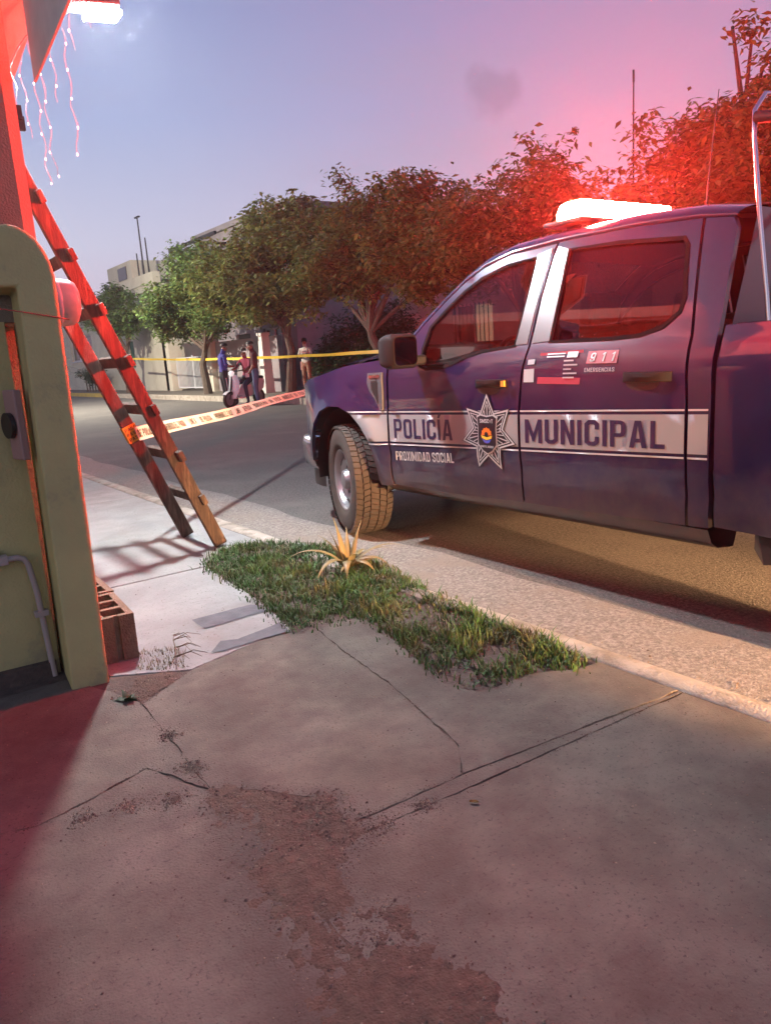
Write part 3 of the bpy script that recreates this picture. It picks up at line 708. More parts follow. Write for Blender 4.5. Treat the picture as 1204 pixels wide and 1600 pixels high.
FDOOR = [(.60, .44), (1.0, .435), (1.757, .46), (1.752, .64), (1.755, .96), (1.780, 1.175), (1.792, 1.28), (1.796, 1.52), (1.822, 1.78), (1.5, 1.765), (1.31, 1.72), (1.17, 1.655), (1.03, 1.56), (.86, 1.43), (.74, 1.31), (.675, 1.25), (.607, 1.20), (.600, .93), (.594, .70)]
RWIN = [(1.936, 1.295), (2.30, 1.293), (2.459, 1.299), (2.57, 1.33), (2.635, 1.385), (2.642, 1.44), (2.617, 1.56), (2.600, 1.66), (2.58, 1.69), (2.238, 1.722), (1.928, 1.734)]
RDOOR = [(1.772, .46), (2.727, .475), (2.727, 1.0), (2.712, 1.28), (2.69, 1.42), (2.665, 1.60), (2.645, 1.765), (2.3, 1.785), (1.838, 1.785), (1.811, 1.52), (1.807, 1.28), (1.795, 1.175), (1.770, .96), (1.767, .64)]
CORN = [(2.741, .475), (2.835, .48), (2.842, 1.0), (2.835, 1.30), (2.815, 1.70), (2.79, 1.745), (2.66, 1.763), (2.68, 1.60), (2.705, 1.42), (2.727, 1.28), (2.741, 1.0)]
BARCH = [(3.69+.47*math.cos(a), .47+.47*math.sin(a)) for a in np.linspace(RAD(0), RAD(180), 15)]
BED = [(2.862, .49), (2.862, 1.315), (3.5, 1.322), (4.79, 1.335), (4.80, .66), (4.72, .56), (4.2, .55)]+BARCH+[(3.19, .48)]
zlo = lambda u: .688+.0315*u
zhi = lambda u: .898+.029*u
def strip_poly(u0, u1, f0, f1, n=6):
    return [(u0+(u1-u0)*k/n, f0(u0+(u1-u0)*k/n)) for k in range(n+1)]+[(u1+(u0-u1)*k/n, f1(u1+(u0-u1)*k/n)) for k in range(n+1)]
def arch_cut(z): return float(np.interp(z, [.42, .49, .61, .72, .82, .90, .94], [.45, .436, .41, .355, .275, .171, .037]))+.012
for side in (-1, 1):
    fe = panel('fender', [FEND+ARCH], M['paint'], truck, side)
    fd = panel('front_door', [FDOOR, FWIN], M['paint'], truck, side)
    rd = panel('rear_door', [RDOOR, RWIN], M['paint'], truck, side)
    cc = panel('cab_corner', [CORN], M['paint'], truck, side)
    bd = panel('bed_side', [BED], M['paint'], truck, side)
    panel('window', [shrink(FWIN, -.008)], M['glass_front'], fd, side, 0, -.012, .12)
    panel('window', [shrink(RWIN, -.008)], M['glass_rear'], rd, side, 0, -.012, .12)
    panel('pillar_trim', [[(1.700, 1.288), (1.782, 1.288), (1.788, 1.52), (1.811, 1.760), (1.722, 1.738)]], M['gloss'], fd, side, .006, .005)
    panel('pillar_trim', [[(1.814, 1.29), (1.930, 1.298), (1.922, 1.740), (1.845, 1.765), (1.818, 1.52)]], M['gloss'], rd, side, .006, .005)
    for wn, dr, nm in ((FWIN, fd, 'window_seal'), (RWIN, rd, 'window_seal')):
        panel(nm, [shrink(wn, -.013), shrink(wn, .006)], M['seal'], dr, side, .006, .004, .10)
    # door handles
    for u0, z0, dr in ((1.43, 1.093, fd), (2.41, 1.118, rd)):
        b = MB(); rows = []
        for k in range(9):
            q = k/8; uu = u0+.25*q; bow = .018+.024*math.sin(math.pi*q)
            rows.append([TP(uu, z0+dz, o2 if 0 < k < 8 else .0, side) for dz, o2 in ((-.020, bow*.7), (.0, bow), (.018, bow*.95), (.022, bow*.5), (.0, .004), (-.024, .004))])
        b.grid(rows, 0, True); b.build('handle', M['matte'], dr, True)
        panel('handle_cup', [smoothpoly([(u0+.02, z0-.06), (u0+.19, z0-.06), (u0+.19, z0+.01), (u0+.02, z0+.01)], 2)], M['black'], dr, side, 0, .003, .05)
    panel('reflector', [[(1.662, 1.078), (1.688, 1.078), (1.688, 1.108), (1.662, 1.108)]], M['amber'], fd, side, .01, .034)
    # livery band, cut at the panel gaps
    for dr, u0, u1 in ((fe, None, .577), (fd, .597, 1.752), (rd, 1.770, 2.726), (cc, 2.743, 2.834)):
        for lo, hi, m in ((lambda u: zlo(u)+.018, lambda u: zhi(u)-.018, M['decal_g']), (lambda u: zhi(u)-.004, lambda u: zhi(u)+.004, M['decal_w']), (lambda u: zlo(u)-.004, lambda u: zlo(u)+.004, M['decal_w'])):
            if u0 is None:
                n = 8; zs_ = [lo(.3)+(hi(.3)-lo(.3))*k/n for k in range(n+1)]
                lp = [(u1, lo(u1)), (u1, hi(u1))]+[(arch_cut(z), z) for z in zs_[::-1]]
            else: lp = strip_poly(u0, u1, lo, hi)
            panel('livery_stripe', [lp], m, dr, side, 0, .0035, .06)
    def deco(name, s, u0, z0, hgt, m, dr, wd=None, slope=.0, slant=0.0, outw=.006, gap=.12):
        V, F, tw = text_tris(s, gap, slant); kx = hgt if wd is None else wd/tw
        if side > 0: V = [(tw-p[0], p[1]) for p in V]
        b = MB(); 
        pts = []
        for p in V:
            q = (tw-p[0]) if side > 0 else p[0]
            uu = u0+(q if side < 0 else tw-q)*kx
            pts.append(TP(uu, z0+p[1]*hgt+slope*(uu-u0), outw, side))
        b.add(pts, F); return b.build(name, m, dr)
    deco('lettering', 'POLICÍA', .650, zlo(.65)+.042, .122, M['decal_b'], fd, .575, .026)
    deco('lettering', 'MUNICIPAL', 1.806, zlo(1.8)+.042, .122, M['decal_b'], rd, .83, .024)
    deco('lettering', 'PROXIMIDAD SOCIAL', .642, .604, .060, M['decal_w'], fd, .572, .045, .12)
    # badge: seven-pointed star with shield
    cu, cz = 1.526, .822
    def star(R1, R2, ph=0): 
        return [(cu+(R1 if k % 2 == 0 else R2)*math.sin(math.pi*k/7+ph), cz+(R1 if k % 2 == 0 else R2)*math.cos(math.pi*k/7+ph)*1.02) for k in range(14)]
    panel('badge', [star(.222, .128)], M['decal_k'], fd, side, 0, .0065, .06)
    panel('badge', [star(.212, .122), star(.193, .112)], M['decal_w'], fd, side, 0, .009, .06)
    panel('badge', [star(.176, .103), star(.166, .097)], M['decal_w'], fd, side, 0, .009, .06)
    for k in range(35):
        a = 2*math.pi*k/35; 
        r1 = .155 if k % 5 == 0 else .125 if k % 5 in (1, 4) else .105
        p = lambda r, d: (cu+r*math.sin(a+d), cz+r*math.cos(a+d))
        panel('ray', [[p(.07, -.02), p(.07, .02), p(r1, .022), p(r1, -.022)]], M['decal_w'], fd, side, 0, .009, None)
    shd = [(cu-.075, cz+.085), (cu-.05, cz+.098), (cu, cz+.09), (cu+.05, cz+.098), (cu+.075, cz+.085), (cu+.068, cz+.03), (cu+.07, cz-.06), (cu+.035, cz-.095), (cu, cz-.11), (cu-.035, cz-.095), (cu-.07, cz-.06), (cu-.068, cz+.03)]
    panel('shield', [[(cu+(x-cu)*1.1, cz+(z-cz)*1.08) for x, z in shd]], M['decal_w'], fd, side, 0, .0115, None)
    panel('shield', [shd], M['decal_k'], fd, side, 0, .014, None)
    ci = lambda r, c=0, y=.0, n=20, a0=0, a1=360: [(cu+c+r*math.cos(RAD(a0+(a1-a0)*k/n)), cz+y+r*math.sin(RAD(a0+(a1-a0)*k/n))) for k in range(n)]
    sun_ = []
    for k in range(13): 
        a = RAD(180*k/12); r1 = .043 if k % 2 == 0 else .037; sun_.append((cu+r1*math.cos(a), cz-.008+r1*math.sin(a)))
    panel('emblem', [sun_+[(cu, cz-.012)]], M['decal_o'], fd, side, 0, .0165, None)
    panel('emblem', [[(cu-.043, cz-.010), (cu, cz-.02), (cu+.043, cz-.010), (cu+.038, cz-.026), (cu, cz-.036), (cu-.038, cz-.026)]], M['decal_y'], fd, side, 0, .0168, None)
    panel('emblem', [[(cu-.037, cz-.029), (cu, cz-.039), (cu+.037, cz-.029), (cu+.02, cz-.05), (cu, cz-.054), (cu-.02, cz-.05)]], M['decal_bl'], fd, side, 0, .0168, None)
    panel('emblem', [ci(.014, 0, -.004, 14)], M['decal_k'], fd, side, 0, .019, None)
    deco('lettering', 'SMSCyT', cu-.052, cz+.058, .021, M['decal_w'], fd, .104, 0, 0, .0165)
    deco('lettering', 'BENITO JUÁREZ', cu-.05, cz-.078, .011, M['decal_w'], fd, .10, 0, 0, .0165)
    # stickers on the rear door
    panel('sticker', [[(1.893, 1.090), (2.165, 1.086), (2.165, 1.246), (1.893, 1.240)]], M['decal_r'], rd, side, 0, .004, None)
    panel('sticker', [[(1.80, 1.098), (1.870, 1.098), (1.870, 1.165), (1.80, 1.162)]], M['decal_w'], rd, side, 0, .004, None)
    panel('sticker', [[(1.822, 1.185), (1.868, 1.186), (1.868, 1.212), (1.822, 1.210)]], M['decal_w'], rd, side, 0, .004, None)
    for k in range(5): panel('print_line', [[(2.062, 1.115+.02*k), (2.062+(.07, .085, .05, .085, .06)[k], 1.115+.02*k), (2.062+(.07, .085, .05, .085, .06)[k], 1.122+.02*k), (2.062, 1.122+.02*k)]], M['decal_w'], rd, side, 0, .0055, None)
    for k in range(2): panel('print_line', [[(1.945, 1.217+.013*k), (2.06, 1.217+.013*k), (2.06, 1.223+.013*k), (1.945, 1.223+.013*k)]], M['decal_w'], rd, side, 0, .0055, None)
    panel('print_line', [[(2.075, 1.213), (2.14, 1.213), (2.14, 1.24), (2.075, 1.24)]], M['decal_w'], rd, side, 0, .0055, None)
    panel('sticker', [[(2.198, 1.182), (2.372, 1.180), (2.372, 1.238), (2.198, 1.238)]], M['decal_r'], rd, side, 0, .004, None)
    deco('lettering', '911', 2.218, 1.190, .040, M['decal_w'], rd, .135, 0, .1, .0055, .75)
    deco('lettering', 'EMERGENCIAS', 2.192, 1.143, .019, M['decal_w'], rd, .172, 0, 0, .0045)
    # fender vent
    ve = panel('fender_vent', [[(.385, 1.165), (.545, 1.168), (.548, 1.02), (.54, .925), (.515, .925), (.47, .99), (.40, 1.055), (.378, 1.10)]], M['vent'], fe, side, .012, .012)
    panel('vent_slot', [[(.43, 1.115), (.50, 1.118), (.505, 1.01), (.50, .965), (.47, 1.01), (.43, 1.06)]], M['black'], ve, side, 0, .0145, None)
    panel('vent_badge', [[(.405, 1.132), (.53, 1.135), (.53, 1.155), (.405, 1.152)]], M['chrome'], ve, side, .004, .017)
    # inner wheel arches (dark liners)
    for c, nm in ((.035, 'arch_liner'), (3.69, 'arch_liner')):
        b = MB(); b.grid([[(side*(HW-x), -(c+.455*math.cos(a)), .48+.455*math.sin(a)) for x in (.035, .2, .45)] for a in np.linspace(RAD(-12), RAD(192), 16)]); b.build(nm, M['black'], truck, 'all')
    # A pillar and roof rail
    Pp = [(.60, 1.215), (.675, 1.262), (.74, 1.318), (.86, 1.437), (1.03, 1.568), (1.17, 1.662), (1.31, 1.727), (1.5, 1.772), (1.82, 1.791), (2.3, 1.791), (2.62, 1.773), (2.80, 1.748)]
    Qp = [(.50, 1.262), (.58, 1.305), (.665, 1.365), (.80, 1.478), (.99, 1.612), (1.16, 1.718), (1.31, 1.792), (1.47, 1.828), (1.82, 1.848), (2.3, 1.848), (2.62, 1.826), (2.84, 1.785)]
    def Q3(i, sd=side): u_, z_ = Qp[i]; return Vector((sd*(HW-inset(Pp[i][0], Pp[i][1])-.095), -u_, z_))
    b = MB(); rows = []
    for i in range(len(Pp)):
        a = Vector(TP(Pp[i][0], Pp[i][1], -.002, side)); q = Q3(i); md = (a+q)/2+Vector((side*.012, 0, .012))
        rows.append([a+Vector((-side*.04, 0, -.01)), a, a*.7+md*.3+Vector((side*.004, 0, .006)), md, q*.7+md*.3+Vector((0, 0, .006)), q])
    b.grid(rows); b.build('roof_rail', M['paint'], truck, 'all')
    # mirror
    mr_ = MB(); 
    rows = []
    for (du, k) in ((0, .86), (.02, 1.0), (.09, 1.0), (.15, .86), (.175, .55)):
        lp = rrect(-.10*k, -.10*k, .10*k, .10*k, .04*k, 4); rows.append([(side*(HW+.155+x), -(1.02-du), 1.293+z) for x, z in lp])
    mr_.grid(rows, 0, True); mr_.add(rows[0], [tuple(range(len(rows[0])))]); mr_.add(rows[-1], [tuple(range(len(rows[-1])))])
    mo = mr_.build('mirror', M['matte'], truck, True)
    b = MB(); lp = rrect(-.08, -.08, .08, .08, .03); b.add([(side*(HW+.155+x), -1.0225, 1.293+z) for x, z in lp], [tuple(range(len(lp)))]); b.build('mirror_glass', M['mirror'], mo)
    b = MB(); b.box((side*(HW+.045), -.93, 1.235), (.17, .09, .06)); bevel(b.build('mirror_arm', M['black'], mo), .015)
    b = MB(); b.box((side*(HW-.36), .02-.55, .56), (.1, .9, .1)); 
    # rocker and step
    b = MB(); rows = [[(side*(HW-x), -u, z) for x, z in ((.02, .47), (.05, .41), (.10, .375), (.22, .36), (.26, .46))] for u in (.45, 1.2, 2.0, 2.83)]
    b.grid(rows); b.build('rocker', M['paint'], truck, 'all')
    b = MB(); b.prism([(side*(HW-.05), -3.03, .80), (side*(HW-.05), -3.02, .56), (side*(HW-.03), -3.03, .42), (side*(HW-.03), -3.07, .36), (side*(HW-.03), -3.12, .37), (side*(HW-.04), -3.15, .5), (side*(HW-.05), -3.16, .80)], (-side*.05, 0, 0)); b.build('mud_flap', M['black'], truck)
    # headlamp
    b = MB(); rows = []
    for z in (.91, .97, 1.03, 1.075): rows.append([(side*(HW-inset(u_, z)-.004+.0), -u_, z) for u_ in (-.615, -.70, -.80, -.87)])
    b.grid(rows); hl = b.build('headlight', M['headlight'], truck, 'all')
    # bumper end sweeping round the corner
# hood
b = MB(); rows = []
hz = [(-.90, 1.055), (-.86, 1.085), (-.75, 1.105), (-.60, 1.118), (-.45, 1.135), (-.2, 1.178), (.08, 1.228), (.3, 1.246), (.5, 1.258)]
for u_, z_ in hz:
    e = HW-inset(u_, min(z_, 1.2))-.012; row = []
    for k in range(17):
        q = -1+2*k/16; x = q*e; bul = .055*(1-abs(q)**2.6)+.018*math.exp(-((abs(q)-.62)/.12)**2)
        row.append((x, -u_+.05*(1-q*q)*(1 if u_ < -.6 else 0), z_+bul*min(1, (u_+1.05)/.5)+.012*(1-abs(q)**8)))
    rows.append(row)
b.grid(rows); b.build('hood', M['paint'], truck, 'all')
# windscreen, roof, rear wall
def Qs(i, sd):
    u_, z_ = Qp[i]; return Vector((sd*(HW-inset(Pp[i][0], Pp[i][1])-.095), -u_, z_))
b = MB(); rows = []
for i in range(1, 7):
    a, c = Qs(i, -1), Qs(i, 1); rows.append([a.lerp(c, k/12)+Vector((0, .13*(1-(2*k/12-1)**2), .004)) for k in range(13)])
b.grid(rows); b.build('windscreen', M['glass_wind'], truck, 'all')
b = MB(); rows = []
for i in range(6, 12):
    a, c = Qs(i, -1), Qs(i, 1); rows.append([a.lerp(c, k/16)+Vector((0, .13*(1-(2*k/16-1)**2)*(1 if i == 6 else .4 if i == 7 else 0), .040*(1-abs(2*k/16-1)**2.5))) for k in range(17)])
b.grid(rows); roof = b.build('roof', M['paint'], truck, 'all')
b = MB(); b.grid([[r_-Vector((0, 0, .05)) for r_ in row] for row in [[Vector(p) for p in rw] for rw in rows]]); b.build('headliner', M['seat'], truck, 'all')
wr_ = [(-.86, .5), (.86, .5), (.90, 1.25), (.70, 1.78), (-.70, 1.78), (-.90, 1.25)]; wo = [(-.62, 1.28), (.62, 1.28), (.56, 1.68), (-.56, 1.68)]
vs, tr, lp = fill2d([wr_, wo]); b = MB(); b.add([(x, -2.845, z) for x, z in vs], tr); b.build('cab_back', M['paint'], truck)
b = MB(); b.add([(x, -2.84, z) for x, z in wo], [(0, 1, 2, 3)]); b.build('rear_window', M['glass_rear'], truck)
# front: grille, bumper, valance
b = MB(); b.grid([[(x, .93-.10*(x/.8)**2, z) for x in np.linspace(-.78, .78, 13)] for z in (.70, .85, 1.0, 1.06)]); gr = b.build('grille', M['black'], truck, 'all')
for z in (.76, .86, .96, 1.04):
    b = MB(); b.grid([[(x, .945-.10*(x/.8)**2+dy, z+dz) for x in np.linspace(-.76, .76, 13)] for dy, dz in ((-.01, -.018), (.012, -.012), (.012, .012), (-.01, .018))]); b.build('grille_bar', M['silver'], gr, 'all')
b = MB(); rows = []
bx_ = [(-.99, .46), (-.985, .54), (-.955, .67), (-.90, .775), (-.82, .85), (-.7, .91), (-.4, .96), (0, .98)]; bx_ = bx_+[(-x, y) for x, y in bx_[-2::-1]]
for x, y in bx_: 
    k = 1.0
    rows.append([(x*.955, y-.03, .44), (x*.985, y-.005, .47), (x, y, .55), (x, y, .64), (x*.99, y-.01, .685), (x*.95, y-.05, .70)])
b.grid(rows); b.build('bumper', M['chrome'], truck, 'all')
b = MB(); b.grid([[(x*.93, y-.04, z) for z in (.30, .46)] for x, y in bx_]); b.build('valance', M['black'], truck, 'all')
# underbody, bed
b = MB(); b.box2((-.45, .55, .47), (.45, -4.7, .62)); b.box2((-.80, -.50, .45), (.80, -2.8, .55)); b.build('chassis', M['black'], truck)
b = MB(); b.box2((-.93, -2.9, .78), (.93, -4.78, .84)); b.box2((-.95, -2.875, .5), (.95, -2.90, 1.28)); b.box2((-.96, -4.76, .62), (.96, -4.81, 1.33)); b.build('bed', M['paint'], truck)
b = MB()
for s_ in (-1, 1): b.box2((s_*.88, -2.9, .84), (s_*.93, -4.77, 1.32))
b.build('bed_wall', M['paint'], truck)
b = MB(); b.box2((-.98, -4.86, .52), (.98, -5.0, .70)); b.build('rear_bumper', M['chrome'], truck)
for s_ in (-1, 1): MB().box((s_*.93, -4.805, 1.05), (.10, .03, .34)).build('tail_light', M['decal_r'], truck)
# roll bars in the bed
for y_, m, rr in ((-2.93, M['chrome'], .009), (-3.22, M['darkmetal'], .016)):
    pts = [(-.86, y_-.06, 1.28), (-.86, y_-.045, 1.42), (-.855, y_, 1.75), (-.845, y_+.035, 2.02), (-.82, y_+.05, 2.12), (-.74, y_+.055, 2.19), (-.6, y_+.055, 2.205), (0, y_+.055, 2.21)]
    pts = pts+[(-x, y, z) for x, y, z in pts[-2::-1]]
    MB().tube(pts, rr, 12).build('roll_bar', m, truck, True)
for s_ in (-1, 1): MB().tube([(s_*.83, -2.89, 2.09), (s_*.83, -3.6, 1.95), (s_*.86, -4.3, 1.34)], .022, 10).build('side_bar', M['darkmetal'], truck, True)
# light bar across the roof
lb = empty('light_bar', (0, -1.78, 1.905), 0, truck)
bevel(MB().box((0, 0, -.012), (1.37, .26, .025)).build('base', M['black'], lb), .008)
def lens(x0, x1, m, zt=.098, hw=.115):
    b = MB(); lp = [(-hw, .004), (-hw*1.0, .05), (-hw*.8, zt*.9), (-hw*.45, zt), (hw*.45, zt), (hw*.8, zt*.9), (hw, .05), (hw, .004)]
    b.prism([(x0, y, z) for y, z in lp], (x1-x0, 0, 0)); return bevel(b.build('lens', m, lb), .008)
[lens(-.595+.24*k, -.595+.24*k+.232, M['red_lens'], .100) for k in range(3)]; lens(.13, .68, M['blue_lens'], .05, .10)
for x in (-.55, .55): MB().box((x, 0, -.035), (.08, .10, .05)).build('foot', M['black'], lb)
b = MB(); b.tube([(-.45, -2.45, 1.86), (-.45, -2.46, 2.0), (-.45, -2.50, 2.35)], [.006, .004, .002], 6); b.build('antenna', M['black'], truck)
# cabin
b = MB(); rows = [[(x, -u_, z) for u_, z in ((.50, 1.16), (.72, 1.20), (.95, 1.19), (1.06, 1.12), (1.06, .80))] for x in (-.80, -.3, .3, .80)]; b.grid(rows); b.build('dashboard', M['seat'], truck, 'all')
b = MB(); b.box((-.42, -1.04, 1.20), (.36, .14, .09)); bevel(b.build('instrument_hood', M['black'], truck), .03, 3)
sw = empty('steering_wheel', (-.42, -1.22, 1.16), 0, truck); sw.rotation_euler = (RAD(68), 0, 0)
MB().tube([(.185*math.cos(a), .185*math.sin(a), 0) for a in np.linspace(0, 2*math.pi, 28, endpoint=False)], .016, 8, closed=True).build('rim', M['black'], sw, True)
b = MB(); b.box((0, 0, -.02), (.15, .11, .04)); b.box((.11, 0, -.012), (.12, .03, .015)); b.box((-.11, 0, -.012), (.12, .03, .015)); b.box((0, -.1, -.012), (.03, .12, .015)); b.build('hub', M['black'], sw)
def seat(x, u_, w_=.50):
    r = empty('seat', (x, -u_, .62), 0, truck)
    bevel(MB().box((0, .22, .10), (w_, .50, .16)).build('cushion', M['seat'], r), .04, 3)
    bevel(MB().box((0, -.10, .42), (w_, .14, .66), Matrix.Rotation(RAD(12), 3, 'X')).build('backrest', M['seat'], r), .05, 3)
    bevel(MB().box((0, -.19, .83), (.26, .10, .17), Matrix.Rotation(RAD(10), 3, 'X')).build('headrest', M['seat'], r), .035, 3)
seat(-.42, 1.62); seat(.42, 1.62); seat(-.45, 2.60, .62); seat(.45, 2.60, .62)
b = MB(); b.box2((-.85, -.5, .56), (.85, -2.83, .60)); b.build('floor', M['seat'], truck)
bevel(MB().box((0, -1.0, 1.60), (.24, .03, .07)).build('inner_mirror', M['black'], truck), .012)
# wheels
def wheel(x, u_, side, steer=0):
    r = empty('wheel', (x, -u_, .40), 0, truck); r.rotation_euler = (0, 0, steer)
    s = side; wv = .1325; R1 = .394
    prof = [(-wv*.55, .212), (-wv*.92, .225), (-wv*1.02, .275), (-wv*1.03, .32), (-wv*.97, .362), (-wv*.86, R1-.008), (-wv*.6, R1-.004), (0, R1-.003), (wv*.6, R1-.004), (wv*.86, R1-.008), (wv*.97, .362), (wv*1.03, .32), (wv*1.02, .275), (wv*.92, .225), (wv*.55, .212)]
    MB().lathe(prof, (0, 0, 0), (1, 0, 0), 64).build('tyre', M['rubber'], r, 'all')
    b = MB(); nb = 58
    for k in range(nb):
        for j, (x0, x1, ph, sk) in enumerate(((-.133, -.088, 0, .012), (-.080, -.036, .5, -.014), (-.029, .029, .2, .02), (.036, .080, .7, .014), (.088, .133, .4, -.012))):
            a0 = 2*math.pi*(k+ph)/nb; a1 = a0+2*math.pi/nb*.80; vs = []
            for rr_ in (.385, .4045 if 0 < j < 4 else .4015):
                for xx, aa, sh in ((x0, a0, -1), (x1, a0, 1), (x1, a1, 1), (x0, a1, -1)):
                    aa += sh*sk; q = rr_-(.007 if abs(xx) > .12 else 0); vs.append((xx, q*math.cos(aa), q*math.sin(aa)))
            b.add(vs, [(4, 5, 6, 7), (0, 1, 5, 4), (1, 2, 6, 5), (2, 3, 7, 6), (3, 0, 4, 7)])
    tag(b.build('tread', M['tread'], r), kind='stuff')
    b = MB(); b.lathe([(s*.09, .222), (s*.118, .226), (s*.122, .218), (s*.10, .205), (s*.02, .195), (-s*.1, .20)], (0, 0, 0), (1, 0, 0), 48); b.build('rim', M['silver'], r, 'all')
    b = MB(); b.lathe([(s*.03, .205), (s*.045, .185), (s*.085, .165), (s*.090, .135), (s*.060, .105), (s*.058, .085), (s*.058, .07)], (0, 0, 0), (1, 0, 0), 48)
    di = b.build('disc', M['silver'], r, 'all')
    for k in range(8):
        a = 2*math.pi*k/8; b = MB(); ring = []
        for q in range(12):
            aa = 2*math.pi*q/12; rr_ = .160+.020*math.cos(aa); an = a+math.sin(aa)*.20
            ring.append((s*(.0885 if rr_ < .165 else .0885-(rr_-.165)*1.6), rr_*math.cos(an), rr_*math.sin(an)))
        b.add([(s*.091, .160*math.cos(a), .160*math.sin(a))]+[(p[0]+s*.0025, p[1], p[2]) for p in ring], [(0, q+1, (q+1) % 12+1) for q in range(12)]); b.build('slot', M['black'], di)
    b = MB(); b.lathe([(s*.05, .078), (s*.10, .072), (s*.116, .06), (s*.122, .03), (s*.123, .0)], (0, 0, 0), (1, 0, 0), 32); b.build('hub_cap', M['silver'], r, True)
    b = MB(); b.cyl((-s*.1, 0, 0), (s*.02, 0, 0), .17, n=24); b.build('brake_drum', M['darkmetal'], r)
    for k in range(6):
        a = 2*math.pi*(k+.5)/6; MB().cyl((s*.055, .093*math.cos(a), .093*math.sin(a)), (s*.082, .093*math.cos(a), .093*math.sin(a)), .011, n=6).build('lug_nut', M['chrome'], r)
wheel(-.875, -.035, -1, RAD(-17)); wheel(.875, -.035, 1, RAD(-17)); wheel(-.865, 3.69, -1); wheel(.865, 3.69, 1)
b = MB(); b.cyl((-.8, -3.69, .40), (.8, -3.69, .40), .06); b.cyl((-.8, -.02, .40), (.8, -.02, .40), .05); b.build('axle', M['black'], truck)

# the second patrol pickup waiting behind, its low beams on (they light the road under the first one)
t2 = copy_tree(truck); t2.location = (TX-.55, TY-8.3, 0); tag(t2, 'second blue police pickup behind the first with headlights on', 'pickup truck')
for ch in [o for o in bpy.data.objects if o.parent and o.parent.parent == t2 and o.active_material == M['red_lens']]:
    ch.material_slots[0].link = 'OBJECT'; ch.material_slots[0].material = M['red_off']   # its beacon is dark
for s_ in (-1, 1):
    ll = bpy.data.lights.new('low_beam', 'SPOT'); ll.energy = 9000; ll.color = (1, .52, .24); ll.spot_size = RAD(30); ll.spot_blend = .6; ll.shadow_soft_size = .05
    lo = bpy.data.objects.new('low_beam', ll); link(lo, t2); lo.location = (s_*.74, 1.04, .70)
    lo.rotation_euler = Vector((.075, 1, -.10)).to_track_quat('-Z', 'Y').to_euler()

# ================================================================== plants by the kerb
PATCH = [tuple(G(x, y, PZ)[:2]) for x, y in [(318, 886), (345, 858), (420, 848), (500, 853), (600, 885), (680, 930), (760, 965), (850, 1000), (905, 1028), (915, 1050), (860, 1042), (830, 1052), (750, 1080), (690, 1060), (640, 1020), (570, 968), (520, 978), (455, 990), (440, 970), (400, 935)]]
vs, tr, _ = fill2d([jag(PATCH, .012, 3)], .06); b = MB(); rgp = random.Random(8)
b.add([(x, y, PZ-.012+.022*abs(mnoise.noise(Vector((x*7, y*7, 1))))) for x, y in vs], tr); tag(b.build('grass_bed_soil', M['soil'], smooth='all'), kind='stuff')
def weeds(b):
    rw = random.Random(77)                                # broad-leaved weeds between the blades
    for _ in range(170):
        x = rw.uniform(min(xs), max(xs)); y = rw.uniform(min(ysP), max(ysP))
        if not inside((x, y), [PATCH]): continue
        for k in range(rw.randint(4, 8)):
            a = rw.uniform(0, 6.28); l_ = rw.uniform(.012, .03); w_ = l_*.28; dx, dy = math.cos(a), math.sin(a); z0 = PZ+rw.uniform(.004, .03); dz = rw.uniform(-.3, .6)*l_
            b.add([(x, y, z0), (x+dx*l_*.5-dy*w_, y+dy*l_*.5+dx*w_, z0+dz*.6), (x+dx*l_, y+dy*l_, z0+dz), (x+dx*l_*.5+dy*w_, y+dy*l_*.5-dx*w_, z0+dz*.6)], [(0, 1, 2, 3)])
    return b
b = MB(); rg = random.Random(12); cnt = 0
xs = [p[0] for p in PATCH]; ysP = [p[1] for p in PATCH]
while cnt < 15000:
    x = rg.uniform(min(xs)-.05, max(xs)+.05); y = rg.uniform(min(ysP)-.05, max(ysP)+.05)
    if not inside((x+rg.gauss(0, .028), y+rg.gauss(0, .028)), [PATCH]): continue
    nn = mnoise.noise(Vector((x*5, y*5, 9)))+.5*mnoise.noise(Vector((x*17, y*17, 2)))
    if nn < -.22 and rg.random() < .85: continue
    if math.hypot(x-2.0, y-2.55) < .13 and rg.random() < .8: continue
    cnt += 1
    hgt = rg.uniform(.014, .05)*(1.25 if nn > .15 else .85)*(1.5 if rg.random() < .08 else 1); a = rg.uniform(0, 6.28); ln = rg.uniform(.2, 1.1)*hgt*(1.6 if nn < 0 else 1)
    dx, dy = math.cos(a), math.sin(a); wd = rg.uniform(.0018, .0042); px_, py_ = -dy*wd, dx*wd; z0 = PZ-.004
    b.add([(x-px_, y-py_, z0), (x+px_, y+py_, z0), (x+dx*ln*.35+px_*.8, y+dy*ln*.35+py_*.8, z0+hgt*.65), (x+dx*ln*.35-px_*.8, y+dy*ln*.35-py_*.8, z0+hgt*.65), (x+dx*ln, y+dy*ln, z0+hgt)], [(0, 1, 2, 3), (3, 2, 4)])
tag(weeds(b).build('grass', M['grass']), 'patch of short green grass in the pavement by the kerb', 'grass', kind='stuff')
b = MB()
for k in range(700):                                      # dry litter among the grass
    x = rg.uniform(min(xs), max(xs)); y = rg.uniform(min(ysP), max(ysP))
    if not inside((x, y), [PATCH]): continue
    a = rg.uniform(0, 6.28); l_ = rg.uniform(.01, .05); z0 = PZ+rg.uniform(.004, .022); w_ = rg.uniform(.001, .003)
    dx, dy = math.cos(a), math.sin(a); b.add([(x-dy*w_, y+dx*w_, z0), (x+dy*w_, y-dx*w_, z0), (x+dx*l_, y+dy*l_, z0+rg.uniform(-.004, .02))], [(0, 1, 2)])
tag(b.build('dry_litter', M['dry']), kind='stuff')
